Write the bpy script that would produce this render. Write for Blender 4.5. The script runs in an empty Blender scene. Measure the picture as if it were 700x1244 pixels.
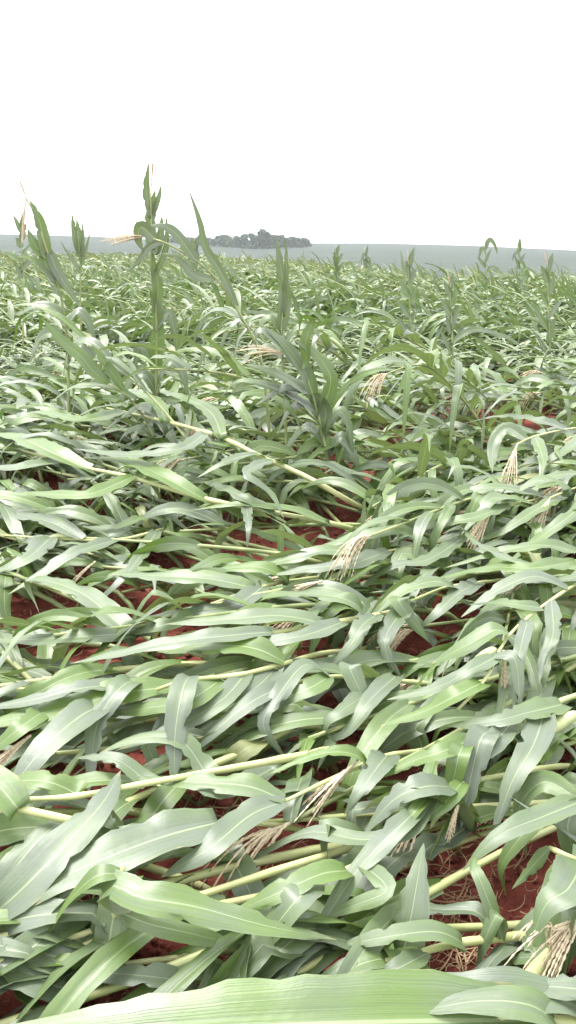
import bpy, math, random
import numpy as np
from mathutils import Vector, noise as mnoise

random.seed(7)
rng = np.random.default_rng(7)
SC = bpy.context.scene
COL = SC.collection

# ------------------------------------------------------------------ camera
CAM_H, FPX, PW, PH, HZ = 1.65, 976.0, 700.0, 1244.0, 296.0
PITCH = math.atan((PH / 2 - HZ) / FPX)
cd = bpy.data.cameras.new('camera')
cd.sensor_fit = 'VERTICAL'; cd.sensor_height = 24.0
cd.lens = FPX / PH * 24.0
cd.clip_start = 0.05; cd.clip_end = 8000
cam = bpy.data.objects.new('camera', cd); COL.objects.link(cam)
cam.location = (0, 0, CAM_H)
cam.rotation_euler = (math.pi / 2 - PITCH, 0, 0)
SC.camera = cam

# ------------------------------------------------------------------ sky, sun, exposure
SUN_EL, SUN_AZ = math.radians(66), math.radians(-48)     # azimuth from +Y towards +X
world = bpy.data.worlds.new('World'); SC.world = world; world.use_nodes = True
wn = world.node_tree.nodes; wl = world.node_tree.links
bg = wn['Background']
sky = wn.new('ShaderNodeTexSky'); sky.sky_type = 'NISHITA'; sky.sun_disc = False
sky.sun_elevation = SUN_EL; sky.sun_rotation = SUN_AZ
sky.air_density = 1.0; sky.dust_density = 4.0; sky.ozone_density = 1.0
hs = wn.new('ShaderNodeHueSaturation'); hs.inputs['Saturation'].default_value = 0.16   # high overcast
wl.new(sky.outputs[0], hs.inputs['Color']); 
cl = wn.new('ShaderNodeMix'); cl.data_type = 'RGBA'; cl.inputs[0].default_value = 0.62       # even sheet of cloud over the clear sky
cl.inputs[7].default_value = (5.45, 5.5, 5.62, 1); wl.new(hs.outputs[0], cl.inputs[6]); wl.new(cl.outputs[2], bg.inputs['Color'])
bg.inputs['Strength'].default_value = 0.15
sd = bpy.data.lights.new('sun', 'SUN'); sd.energy = 1.3; sd.angle = math.radians(25); sd.color = (1, 0.97, 0.92)
sun = bpy.data.objects.new('sun', sd); COL.objects.link(sun)
sv = Vector((math.sin(SUN_AZ) * math.cos(SUN_EL), math.cos(SUN_AZ) * math.cos(SUN_EL), math.sin(SUN_EL)))
sun.rotation_euler = (-sv).to_track_quat('-Z', 'Y').to_euler()
sun.location = sv * 50
SC.view_settings.view_transform = 'Standard'; SC.view_settings.look = 'None'
SC.view_settings.gamma = 1.0; SC.view_settings.use_curve_mapping = False
SC.view_settings.exposure = 1.92
SC.render.engine = 'CYCLES'
cy = SC.cycles
cy.use_denoising = True
cy.max_bounces = 10; cy.diffuse_bounces = 7; cy.glossy_bounces = 3; cy.transmission_bounces = 4
cy.transparent_max_bounces = 8; cy.volume_bounces = 2
cy.sample_clamp_indirect = 6.0
HAZE_DENSITY = 0.00020

# ------------------------------------------------------------------ helpers: pixel -> place
cp, sp = math.cos(PITCH), math.sin(PITCH)
def ray(px, py):
    u = (px - PW / 2) / FPX; v = (PH / 2 - py) / FPX
    return np.array([u, cp + v * sp, -sp + v * cp])
def at(px, py, h):                   # point at height h seen there
    d = ray(px, py); t = (h - CAM_H) / d[2]
    return np.array([0, 0, CAM_H]) + d * t
def atY(px, py, Y):                  # point at distance Y seen there
    d = ray(px, py); t = Y / d[1]
    return np.array([0, 0, CAM_H]) + d * t
def proj(p):
    x, y, z = p[0], p[1], p[2] - CAM_H
    dep = y * cp - z * sp; up = y * sp + z * cp
    if dep < 0.05: return -9999, -9999, dep
    return PW / 2 + FPX * x / dep, PH / 2 - FPX * up / dep, dep
def proj_arr(P):
    x, y, z = P[:, 0], P[:, 1], P[:, 2] - CAM_H
    dep = np.maximum(y * cp - z * sp, 0.05); up = y * sp + z * cp
    return PW / 2 + FPX * x / dep, PH / 2 - FPX * up / dep
def smooth(a, b, x):
    t = np.clip((x - a) / (b - a), 0, 1); return t * t * (3 - 2 * t)

# ------------------------------------------------------------------ terrain
def hill_top(az):                    # picture row of the skyline for an azimuth (x / y)
    px = az * FPX + PW / 2
    return np.interp(px, [-600, 0, 60, 160, 230, 300, 375, 450, 560, 700, 1300],
                     [280, 286, 287, 289.5, 294, 295, 295.5, 295.5, 298, 303.5, 312])
def gz(x, y):
    x = np.asarray(x, float); y = np.asarray(y, float)
    r = np.sqrt(x * x + y * y)
    yy = np.maximum(y, 0.3 * r + 1e-6)
    az = np.clip(x / yy, -2, 2)
    c = np.interp(az, [-0.5, -0.1, 0.05, 0.2, 0.32, 0.6], [2e-5, 4e-5, 2.2e-4, 7.0e-4, 7.2e-4, 6e-4])
    d = np.maximum(r - 9, 0)
    near = -c * d * d
    near = np.where(r > 110, -c * 101 * 101 - 0.03 * (r - 110), near)
    top = CAM_H + (HZ - hill_top(az)) / FPX * 1000
    f = smooth(170, 1000, r)
    far = -14 + (top + 14) * f - np.maximum(r - 1000, 0) * 0.015
    w = smooth(90, 260, r)
    return near * (1 - w) + far * w
_gzc = {}
def gzp(x, y):
    if x * x + y * y < 81: return 0.0
    k = (round(x * 5), round(y * 5)) if x * x + y * y < 400 else (round(x, 2) * 1000.0, round(y, 2) * 1000.0)
    if k not in _gzc: _gzc[k] = float(gz(x, y))
    return _gzc[k]

# ------------------------------------------------------------------ materials
def mat(name):
    m = bpy.data.materials.new(name); m.use_nodes = True
    nt = m.node_tree; return m, nt, nt.nodes, nt.links, nt.nodes['Principled BSDF']
def mathn(n, l, op, a, b=None, c=None, clamp=False):
    k = n.new('ShaderNodeMath'); k.operation = op; k.use_clamp = clamp
    for i, v in enumerate((a, b, c)):
        if v is None: continue
        if isinstance(v, (int, float)): k.inputs[i].default_value = v
        else: l.new(v, k.inputs[i])
    return k.outputs[0]
def mixc(n, l, f, a, b, mode='MIX'):
    k = n.new('ShaderNodeMix'); k.data_type = 'RGBA'; k.blend_type = mode; k.clamp_factor = True
    for s, v in ((0, f), (6, a), (7, b)):
        if isinstance(v, (int, float)): k.inputs[s].default_value = v
        elif isinstance(v, tuple): k.inputs[s].default_value = v + (1,) if len(v) == 3 else v
        else: l.new(v, k.inputs[s])
    return k.outputs[2]
def noisen(n, l, vec, scale, detail=3, rough=0.5):
    k = n.new('ShaderNodeTexNoise'); k.inputs['Scale'].default_value = scale
    k.inputs['Detail'].default_value = detail; k.inputs['Roughness'].default_value = rough
    if vec is not None: l.new(vec, k.inputs['Vector'])
    return k.outputs[0]

def leaf_material(name, lush, glauc, back):
    m, nt, n, l, b = mat(name)
    uv = n.new('ShaderNodeUVMap'); uv.uv_map = 'UVMap'
    sx = n.new('ShaderNodeSeparateXYZ'); l.new(uv.outputs[0], sx.inputs[0])
    u, v = sx.outputs[0], sx.outputs[1]
    tint = n.new('ShaderNodeAttribute'); tint.attribute_name = 'tint'
    geo = n.new('ShaderNodeNewGeometry')
    pos = geo.outputs['Position']
    au = mathn(n, l, 'ABSOLUTE', mathn(n, l, 'SUBTRACT', u, 0.5))
    wid = mathn(n, l, 'MULTIPLY_ADD', v, -0.026, 0.036)
    rib = mathn(n, l, 'SUBTRACT', 1.0, mathn(n, l, 'DIVIDE', au, wid), clamp=True)
    rib = mathn(n, l, 'MULTIPLY', rib, 2.2, clamp=True)
    # long parallel veins
    cv = n.new('ShaderNodeCombineXYZ')
    l.new(mathn(n, l, 'MULTIPLY', u, 60), cv.inputs[0]); l.new(mathn(n, l, 'MULTIPLY', v, 2.5), cv.inputs[1])
    l.new(mathn(n, l, 'MULTIPLY', tint.outputs['Fac'], 37), cv.inputs[2])
    vein = noisen(n, l, cv.outputs[0], 1.0, 2)
    cv2 = n.new('ShaderNodeCombineXYZ')
    l.new(mathn(n, l, 'MULTIPLY', u, 9), cv2.inputs[0]); l.new(mathn(n, l, 'MULTIPLY', v, 1.6), cv2.inputs[1])
    l.new(mathn(n, l, 'MULTIPLY', tint.outputs['Fac'], 91), cv2.inputs[2])
    band = noisen(n, l, cv2.outputs[0], 1.0, 2)
    patch = noisen(n, l, pos, 6.0, 3)
    f = mathn(n, l, 'MULTIPLY_ADD', patch, 1.5, mathn(n, l, 'MULTIPLY_ADD', tint.outputs['Fac'], 1.2, -0.85))
    f = mathn(n, l, 'MULTIPLY_ADD', band, 1.0, f)
    f = mathn(n, l, 'SUBTRACT', f, 0.34, clamp=True)
    col = mixc(n, l, f, glauc, lush)
    col = mixc(n, l, geo.outputs['Backfacing'], col, back)
    vb = mathn(n, l, 'MULTIPLY_ADD', vein, 0.7, 0.65)
    vc = n.new('ShaderNodeCombineColor')
    for i in range(3): l.new(vb, vc.inputs[i])
    col = mixc(n, l, 1.0, col, vc.outputs[0], 'MULTIPLY')
    col = mixc(n, l, mathn(n, l, 'MULTIPLY', rib, mathn(n, l, 'MULTIPLY_ADD', band, 0.8, 0.12)), col, (0.36, 0.42, 0.24))
    old = mathn(n, l, 'MULTIPLY', mathn(n, l, 'GREATER_THAN', tint.outputs['Fac'], 0.982), 0.4)
    col = mixc(n, l, old, col, (0.40, 0.36, 0.20))       # a few yellowing leaves
    # dried tips and margins
    tipn = noisen(n, l, pos, 22.0, 3)
    dry = mathn(n, l, 'ADD', mathn(n, l, 'MULTIPLY_ADD', v, 5.0, -4.55), mathn(n, l, 'MULTIPLY_ADD', tipn, 1.6, -0.95))
    edge = mathn(n, l, 'MULTIPLY_ADD', au, 14, -6.6)
    edge = mathn(n, l, 'MULTIPLY', mathn(n, l, 'ADD', edge, mathn(n, l, 'MULTIPLY_ADD', tipn, 4, -2.4)), 1.0, clamp=True)
    dry = mathn(n, l, 'MAXIMUM', dry, mathn(n, l, 'MULTIPLY', edge, 0.6), clamp=True)
    col = mixc(n, l, dry, col, (0.36, 0.29, 0.15))
    sp_ = noisen(n, l, pos, 55.0, 2)
    sp_ = mathn(n, l, 'MULTIPLY_ADD', sp_, 14.0, -10.3, clamp=True)
    col = mixc(n, l, mathn(n, l, 'MULTIPLY', sp_, 0.7), col, (0.20, 0.12, 0.07))   # brown lesions and mud spots
    # small pale flecks
    fl = noisen(n, l, pos, 160.0, 1)
    fl = mathn(n, l, 'MULTIPLY', mathn(n, l, 'GREATER_THAN', fl, 0.76), 0.16)
    col = mixc(n, l, fl, col, (0.45, 0.44, 0.3))
    l.new(col, b.inputs['Base Color'])
    rr = mathn(n, l, 'MULTIPLY_ADD', patch, 0.25, 0.28); l.new(rr, b.inputs['Roughness'])
    b.inputs['Specular IOR Level'].default_value = 0.82
    bump = n.new('ShaderNodeBump'); bump.inputs['Strength'].default_value = 0.35; bump.inputs['Distance'].default_value = 0.003
    crs = noisen(n, l, pos, 38.0, 3)
    hh = mathn(n, l, 'MULTIPLY_ADD', crs, 1.2, 0.0)
    hh = mathn(n, l, 'ADD', hh, mathn(n, l, 'MULTIPLY', band, 0.4))
    hh = mathn(n, l, 'MULTIPLY_ADD', hh, 0.8, mathn(n, l, 'MULTIPLY', vein, 0.6))
    l.new(hh, bump.inputs['Height']); l.new(bump.outputs[0], b.inputs['Normal'])
    tr = n.new('ShaderNodeBsdfTranslucent')
    tcol = mixc(n, l, 1.0, col, (1.05, 1.2, 0.6), 'MULTIPLY'); l.new(tcol, tr.inputs[0])
    ms = n.new('ShaderNodeMixShader'); ms.inputs[0].default_value = 0.24
    l.new(b.outputs[0], ms.inputs[1]); l.new(tr.outputs[0], ms.inputs[2])
    l.new(ms.outputs[0], n['Material Output'].inputs[0])
    return m
M_LEAF = leaf_material('corn_leaf', (0.100, 0.166, 0.032), (0.116, 0.148, 0.102), (0.150, 0.192, 0.092))

def plain(name, c1, c2, scale, rough=0.6, bump=0.0, vec=None):
    m, nt, n, l, b = mat(name)
    tc = n.new('ShaderNodeTexCoord')
    k = noisen(n, l, tc.outputs['Object'], scale, 4)
    k = mathn(n, l, 'MULTIPLY_ADD', k, 2.2, -0.6, clamp=True)
    l.new(mixc(n, l, k, c1, c2), b.inputs['Base Color'])
    b.inputs['Roughness'].default_value = rough
    if bump:
        bn = n.new('ShaderNodeBump'); bn.inputs['Strength'].default_value = bump; bn.inputs['Distance'].default_value = 0.01
        l.new(k, bn.inputs['Height']); l.new(bn.outputs[0], b.inputs['Normal'])
    return m
M_STALK = plain('corn_stalk', (0.36, 0.41, 0.16), (0.46, 0.46, 0.24), 14, 0.4)
M_SHEATH = plain('corn_stalk_sheathed', (0.12, 0.175, 0.06), (0.36, 0.38, 0.17), 5, 0.45)
M_TASSEL = plain('tassel_straw', (0.62, 0.53, 0.37), (0.50, 0.40, 0.28), 30, 0.8)
M_HUSK = plain('ear_husk', (0.30, 0.37, 0.15), (0.42, 0.44, 0.24), 18, 0.5)
M_SILK = plain('ear_silk', (0.36, 0.17, 0.12), (0.52, 0.38, 0.26), 60, 0.8)
M_STRAW = plain('dry_straw', (0.46, 0.33, 0.20), (0.30, 0.16, 0.09), 8, 0.8)
M_BARK = plain('tree_bark', (0.10, 0.08, 0.06), (0.16, 0.13, 0.10), 2, 0.9)
M_CROWN = plain('tree_foliage', (0.04, 0.075, 0.035), (0.085, 0.125, 0.05), 0.35, 0.7)
M_CLOD = plain('soil_clod', (0.17, 0.041, 0.032), (0.28, 0.083, 0.060), 40, 0.95, 0.5)

def ground_material():
    m, nt, n, l, b = mat('red_soil')
    geo = n.new('ShaderNodeNewGeometry'); pos = geo.outputs['Position']
    a = noisen(n, l, pos, 3.0, 6, 0.65); c = noisen(n, l, pos, 45.0, 5, 0.7)
    k = mathn(n, l, 'MULTIPLY_ADD', a, 0.9, mathn(n, l, 'MULTIPLY_ADD', c, 1.3, -0.65), clamp=True)
    soil = mixc(n, l, k, (0.140, 0.031, 0.024), (0.28, 0.080, 0.056))
    # far fields: another crop, in rows and parcels
    d = n.new('ShaderNodeVectorMath'); d.operation = 'LENGTH'; l.new(pos, d.inputs[0])
    fw = mathn(n, l, 'MULTIPLY_ADD', d.outputs['Value'], 1 / 80.0, -1.6, clamp=True)
    mp = n.new('ShaderNodeMapping'); mp.inputs['Scale'].default_value = (0.004, 0.03, 0.0); l.new(pos, mp.inputs[0])
    p1 = noisen(n, l, mp.outputs[0], 1.0, 3)
    p2 = noisen(n, l, pos, 0.06, 5, 0.6)
    fcol = mixc(n, l, mathn(n, l, 'MULTIPLY_ADD', p1, 2.6, -0.8, clamp=True), (0.024, 0.038, 0.029), (0.042, 0.057, 0.038))
    fcol = mixc(n, l, mathn(n, l, 'MULTIPLY_ADD', p2, 2.0, -0.6, clamp=True), fcol, (0.034, 0.047, 0.036))
    l.new(mixc(n, l, fw, soil, fcol), b.inputs['Base Color'])
    b.inputs['Roughness'].default_value = 0.95; b.inputs['Specular IOR Level'].default_value = 0.2
    bn = n.new('ShaderNodeBump'); bn.inputs['Strength'].default_value = 0.9; bn.inputs['Distance'].default_value = 0.03
    l.new(mathn(n, l, 'MULTIPLY_ADD', c, 0.6, a), bn.inputs['Height']); l.new(bn.outputs[0], b.inputs['Normal'])
    return m
M_GROUND = ground_material()

# ------------------------------------------------------------------ mesh helpers
def link(name, me, material, parent=None):
    o = bpy.data.objects.new(name, me); COL.objects.link(o)
    if material is not None: me.materials.append(material)
    if parent is not None: o.parent = parent
    return o
def quick_mesh(name, V, F, uv=None, tint=None, smooth_on=True, off=None):
    """V (n,3) array, F (m,4) or (m,3) int array, uv per vertex (n,2)"""
    V = np.asarray(V, np.float32)
    if off is not None: V = V - np.asarray(off, np.float32)
    F = np.asarray(F, np.int32); k = F.shape[1]
    me = bpy.data.meshes.new(name)
    me.vertices.add(len(V)); me.vertices.foreach_set('co', V.ravel())
    me.loops.add(F.size); me.loops.foreach_set('vertex_index', F.ravel())
    me.polygons.add(len(F)); me.polygons.foreach_set('loop_start', np.arange(0, F.size, k, dtype=np.int32))
    if smooth_on: me.polygons.foreach_set('use_smooth', np.ones(len(F), bool))
    if uv is not None:
        ul = me.uv_layers.new(name='UVMap')
        ul.data.foreach_set('uv', np.asarray(uv, np.float32)[F.ravel()].ravel())
    if tint is not None:
        at_ = me.attributes.new('tint', 'FLOAT', 'POINT')
        at_.data.foreach_set('value', np.broadcast_to(np.asarray(tint, np.float32), (len(V),)).copy())
    me.update(calc_edges=True)
    return me
def empty(name, loc, label, cat, group=None):
    o = bpy.data.objects.new(name, None); COL.objects.link(o); o.location = tuple(map(float, loc))
    o.empty_display_size = 0.1
    o['label'] = label; o['category'] = cat
    if group: o['group'] = group
    return o
def nrm(v): return v / (np.linalg.norm(v) + 1e-12)
def catmull(P, n):
    P = np.asarray(P, float)
    if len(P) == 2: return P[0] + (P[1] - P[0]) * np.linspace(0, 1, n)[:, None]
    Q = np.vstack([2 * P[0] - P[1], P, 2 * P[-1] - P[-2]])
    out = []
    for i in range(len(P) - 1):
        a, b, c, d = Q[i], Q[i + 1], Q[i + 2], Q[i + 3]
        for t in np.linspace(0, 1, 14, endpoint=False):
            out.append(0.5 * (2 * b + (c - a) * t + (2 * a - 5 * b + 4 * c - d) * t * t + (3 * b - a - 3 * c + d) * t ** 3))
    out.append(P[-1]); out = np.array(out)
    s = np.concatenate([[0], np.cumsum(np.linalg.norm(np.diff(out, axis=0), axis=1))])
    q = np.linspace(0, s[-1], n)
    return np.stack([np.interp(q, s, out[:, k]) for k in range(3)], 1)
def tube(P, R, ns=8):
    P = np.asarray(P, float); n = len(P); T = np.gradient(P, axis=0)
    T /= np.linalg.norm(T, axis=1)[:, None] + 1e-12
    s = nrm(np.cross(T[0], [0.13, 0.2, 1.0] if abs(T[0][2]) < 0.9 else [1.0, 0.1, 0]))
    V = np.empty((n, ns, 3)); ang = np.arange(ns) * 2 * math.pi / ns
    ca, sa = np.cos(ang)[:, None], np.sin(ang)[:, None]
    for i in range(n):
        s = nrm(s - T[i] * s.dot(T[i])); q = np.cross(T[i], s)
        V[i] = P[i] + R[i] * (ca * s + sa * q)
    idx = np.arange(n * ns).reshape(n, ns); j2 = (np.arange(ns) + 1) % ns
    F = np.stack([idx[:-1, :], idx[:-1][:, j2], idx[1:][:, j2], idx[1:, :]], -1).reshape(-1, 4)
    V = V.reshape(-1, 3)
    V = np.vstack([V, P[0], P[-1]]); a, b = n * ns, n * ns + 1     # end caps as thin quads
    caps = []
    for j in range(0, ns, 2):
        caps.append([a, idx[0, (j + 2) % ns], idx[0, (j + 1) % ns], idx[0, j]])
        caps.append([b, idx[-1, j], idx[-1, (j + 1) % ns], idx[-1, (j + 2) % ns]])
    return V, np.vstack([F, np.array(caps)])
def join(parts):
    Vs, Fs, o = [], [], 0
    for V, F in parts:
        Vs.append(V); Fs.append(F + o); o += len(V)
    return np.vstack(Vs), np.vstack(Fs)

def profile(v, base=0.5, k=0.28):
    w = np.minimum(1, base + (1 - base) * np.sin(np.clip(v / k, 0, 1) * math.pi / 2))
    t = np.clip((v - k) / (1 - k), 0, 1)
    return w * np.maximum(1 - t ** 1.7, 0) ** 0.9 + 0.012
def leaf_mesh(P, width, up, rnd, nx=7, fold=0.35, ruf=0.012, twist=(0, 0), off=None, base=0.5, tint=None, torn=0.0, ref=0):
    n = len(P); s = np.linspace(0, 1, n)
    T = np.gradient(P, axis=0); T /= np.linalg.norm(T, axis=1)[:, None] + 1e-12
    side = np.cross(T[ref], up)
    if np.linalg.norm(side) < 0.05: side = np.cross(T[ref], [0.3, 1, 0.2])
    side0 = nrm(side); S = np.empty((n, 3)); side = side0
    for i in range(ref, n):
        side = nrm(side - T[i] * side.dot(T[i])); S[i] = side
    side = side0
    for i in range(ref, -1, -1):
        side = nrm(side - T[i] * side.dot(T[i])); S[i] = side
    N = np.cross(S, T)
    tw = twist[0] + twist[1] * s ** 1.3
    S, N = S * np.cos(tw)[:, None] + N * np.sin(tw)[:, None], N * np.cos(tw)[:, None] - S * np.sin(tw)[:, None]
    W = width * profile(s, base)
    L = np.linalg.norm(np.diff(P, axis=0), axis=1).sum()
    c = np.linspace(-1, 1, nx)
    fo = fold * (1 - 0.75 * s) + 0.06
    f1, f2 = L / 0.17 * rnd.uniform(0.5, 1.3), L / 0.17 * rnd.uniform(0.5, 1.3)
    p1, p2 = rnd.uniform(0, 6.28), rnd.uniform(0, 6.28)
    env = np.sin(np.clip(s, 0, 1) * math.pi) ** 0.7 * (W / max(width, 1e-6))
    wl_ = np.sin(2 * math.pi * f1 * s + p1 + 0.8 * np.sin(7 * s)) * env
    wr_ = np.sin(2 * math.pi * f2 * s + p2 + 0.8 * np.sin(6 * s)) * env
    V = np.empty((n, nx, 3))
    edgeL = 1 + 0.05 * np.array([rnd.uniform(-1, 1) for _ in range(n)])
    edgeR = 1 + 0.05 * np.array([rnd.uniform(-1, 1) for _ in range(n)])
    if torn > 0:
        for _ in range(1 + int(torn * 3)):
            q = rnd.randrange(n // 3, n - 1)
            (edgeL if rnd.random() < 0.5 else edgeR)[q] *= rnd.uniform(0.45, 0.8)
    for j, cc in enumerate(c):
        e = np.where(cc < 0, edgeL, edgeR) if abs(cc) > 0.8 else 1.0
        h = 0.5 * W * cc * e
        rw = 0.62 * ruf * cc * cc * (wl_ if cc < 0 else wr_)
        bow = -0.10 * W * (abs(cc) ** 2) * (0.3 + s)          # blade edges fall away again
        V[:, j] = P + S * (h * np.cos(fo))[:, None] + N * (np.abs(h) * np.sin(fo) + rw + bow)[:, None]
    # raised midrib below
    idx = np.arange(n * nx).reshape(n, nx)
    F = np.stack([idx[:-1, :-1], idx[:-1, 1:], idx[1:, 1:], idx[1:, :-1]], -1).reshape(-1, 4)
    uv = np.stack([np.broadcast_to((c + 1) / 2, (n, nx)), np.broadcast_to(s[:, None], (n, nx))], -1).reshape(-1, 2)
    return quick_mesh('leaf', V.reshape(-1, 3), F, uv, rnd.random() if tint is None else tint, True, off)

def stalk_mesh(P, r, rnd, off, ns=8):
    n = len(P); s = np.linspace(0, 1, n)
    R = r * (1 - 0.55 * s)
    L = np.linalg.norm(np.diff(P, axis=0), axis=1).sum()
    ph = rnd.random()
    node = np.exp(-((((s * L / 0.15 + ph) % 1) - 0.5) / 0.09) ** 2)
    V, F = tube(P, R * (1 + 0.28 * node), ns)
    return quick_mesh('stalk', V, F, off=off)

def tassel_mesh(p0, d, size, rnd, off, nb=9, sag=1.0, spread=0.5, floor=None):
    parts = []; nb = int(nb * 1.5); spread *= .75; sag *= 1.35
    d = nrm(np.asarray(d, float))
    a = nrm(np.cross(d, [0.1, 0.3, 1])); b = np.cross(d, a)
    for k in range(nb):
        cen = k == 0
        st = np.array(p0) + d * size * (0.0 if cen else rnd.uniform(0, 0.28))
        ph = rnd.uniform(0, 6.28); sprd = 0.05 if cen else rnd.uniform(0.35, 1) * spread
        q = nrm(d + sprd * (math.cos(ph) * a + math.sin(ph) * b))
        L = size * (1.0 if cen else rnd.uniform(0.55, 0.85)); m = 9; ds = L / m
        P = [st]; p = st.copy()
        for i in range(m):
            q = nrm(q + np.array([0, 0, -1]) * ds * sag * rnd.uniform(2.0, 4.5)); p = p + q * ds
            if floor is not None: p[2] = max(p[2], floor(p[0], p[1]) + 0.006)
            P.append(p.copy())
        P = catmull(P, 22)
        R = (0.0042 if cen else 0.0035) * (1 - 0.5 * np.linspace(0, 1, 22)) * (1 + 0.6 * np.sin(np.arange(22) * 2.4 + k))
        parts.append(tube(P, R, 4))
    V, F = join(parts)
    return quick_mesh('tassel', V, F, off=off)

def ear_parts(p0, d, L, rnd, parent, off):
    d = nrm(np.asarray(d, float))
    s = np.linspace(0, 1, 12)
    P = np.array(p0) + d * (s * L)[:, None] + np.array([0, 0, -1]) * (0.02 * s * s)[:, None]
    R = 0.016 * np.sin(np.clip(0.22 + 0.76 * s, 0, 1) * math.pi) ** 0.7 + 0.003
    V, F = tube(P, R, 10)
    V = V + rng.normal(0, 0.0012, V.shape)
    e = link('ear', quick_mesh('ear', V, F, off=off), M_HUSK, parent)
    parts = []
    for k in range(16):
        q = nrm(d + 0.7 * np.array([rnd.gauss(0, 1), rnd.gauss(0, 1), rnd.gauss(0, 1)]) * 0.6); p = P[-1].copy(); pts = [p.copy()]
        for i in range(5):
            q = nrm(q + np.array([0, 0, -0.35])); p = p + q * 0.011; pts.append(p.copy())
        parts.append(tube(np.array(pts), np.full(6, 0.0011), 4))
    V, F = join(parts)
    link('silk', quick_mesh('silk', V, F, off=off), M_SILK, e)

# ------------------------------------------------------------------ ground sheet
def ground():
    fine = np.arange(-34, 34.01, 0.4); coarse = np.arange(38, 322.1, 4)
    az = np.radians(np.concatenate([fine, coarse]))
    r = [0.45]
    while r[-1] < 13: r.append(r[-1] * 1.013)
    while r[-1] < 3000: r.append(r[-1] * 1.045)
    r = np.array(r)
    A, Rr = np.meshgrid(az, r); X = np.sin(A) * Rr; Y = np.cos(A) * Rr
    Z = gz(X, Y)
    for i in range(len(r)):
        if r[i] > 13: break
        for j in range(len(fine)):
            p = Vector((X[i, j], Y[i, j], 0))
            Z[i, j] += 0.022 * mnoise.noise(p * 4.0) + 0.014 * mnoise.noise(p * 13.0) - 0.01
    n, m = X.shape
    V = np.stack([X, Y, Z], -1).reshape(-1, 3)
    idx = np.arange(n * m).reshape(n, m); idx2 = np.roll(idx, -1, axis=1)
    F = np.stack([idx[:-1], idx[1:], idx2[1:], idx2[:-1]], -1).reshape(-1, 4)
    F = F[:, ::-1]
    # close the middle under the camera
    c = len(V); V = np.vstack([V, [0, 0, 0.0]])
    Fc = np.array([[c, idx[0, (j + 2) % m], idx[0, (j + 1) % m], idx[0, j]] for j in range(0, m - 1, 2)])
    me = quick_mesh('ground', V, np.vstack([F, Fc[:, ::-1]]))
    # winding up
    o = link('ground', me, M_GROUND)
    if me.polygons[1000].normal.z < 0: me.flip_normals()
    o['kind'] = 'structure'; o['label'] = 'bare red soil of the maize field running out to the hazy hills'
ground()

# ------------------------------------------------------------------ pile height map
CELL = 0.04; GX0, GY0, GNX, GNY = -9.0, 0.3, 450, 400
HM = np.zeros((GNX, GNY))
def pile(x, y):
    i = int((x - GX0) / CELL); j = int((y - GY0) / CELL)
    b = gzp(x, y) if y > 9 else 0.0
    if 0 <= i < GNX and 0 <= j < GNY: return b + HM[i, j]
    return b
def splat(P, W, lift=0.006):
    for p, w in zip(P, W):
        k = max(1, int(w / CELL / 2 + 0.5))
        i = int((p[0] - GX0) / CELL); j = int((p[1] - GY0) / CELL)
        if i < k or j < k or i >= GNX - k or j >= GNY - k: continue
        z = p[2] - (gzp(p[0], p[1]) if p[1] > 9 else 0) + lift
        cap = 0.62 if p[1] > 4.6 else (0.46 if p[1] > 3 else 0.34)
        if z > cap: continue
        sub = HM[i - k + 1:i + k, j - k + 1:j + k]
        np.maximum(sub, np.minimum(z, sub + 0.03), out=sub)

# soil gaps that stay open (picture coordinates of bare soil seen from the camera: centre, radii)
GAPS = [(145, 722, 36, 11), (215, 682, 30, 8), (38, 742, 28, 9), (70, 694, 18, 5), (402, 625, 38, 13), (300, 666, 45, 10), (72, 580, 26, 6), (140, 629, 15, 4),
        (208, 1163, 48, 18), (325, 1000, 34, 22), (345, 1048, 30, 14), (250, 1068, 26, 16), (548, 1060, 22, 26),
        (600, 1065, 24, 42), (672, 1030, 32, 36), (550, 1112, 38, 14), (540, 1168, 42, 26), (540, 757, 20, 14),
        (495, 782, 26, 10), (395, 850, 12, 12), (265, 984, 25, 10), (440, 890, 14, 8), (540, 1005, 22, 12),
        (490, 935, 22, 8), (377, 1108, 16, 10), (100, 1120, 18, 14), (680, 985, 20, 8), (395, 1030, 12, 10)]
GA = np.array(GAPS, float)
def gap_share(P):
    x, y = proj_arr(P)
    d = ((x[:, None] - GA[:, 0]) / GA[:, 2]) ** 2 + ((y[:, None] - GA[:, 1]) / GA[:, 3]) ** 2
    return (d.min(axis=1) < 1.0).mean()

COVER = np.full((176, 312), 1e9)            # how near the traced leaves lie, so that the filling leaves go underneath
def spread(Q, w):
    T = np.gradient(Q, axis=0); S = np.cross(T, [0, 0, 1.0]); S /= np.linalg.norm(S, axis=1)[:, None] + 1e-6
    return np.vstack([Q, Q - S * w * .48, Q + S * w * .48])
def cover_put(V):
    x, y = proj_arr(V); d = np.linalg.norm(V - [0, 0, CAM_H], axis=1)
    a = np.floor(x / 4).astype(int); b = np.floor(y / 4).astype(int)
    ok = (a >= 0) & (a < 175) & (b >= 0) & (b < 311); a, b, d = a[ok], b[ok], d[ok]
    for i, j in ((0, 0), (1, 0), (0, 1), (1, 1)): np.minimum.at(COVER, (a + i, b + j), d)
SCOV = np.full((176, 312), 1e9)             # the same for the traced stalks
def stalk_hits(P):
    x, y = proj_arr(P); d = np.linalg.norm(P - [0, 0, CAM_H], axis=1)
    a = np.floor(x / 4).astype(int); b = np.floor(y / 4).astype(int)
    ok = (a >= 0) & (a < 176) & (b >= 0) & (b < 312)
    sc = SCOV[a[ok], b[ok]]
    return int(((d[ok] < sc) & (sc < 1e8)).sum())
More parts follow.
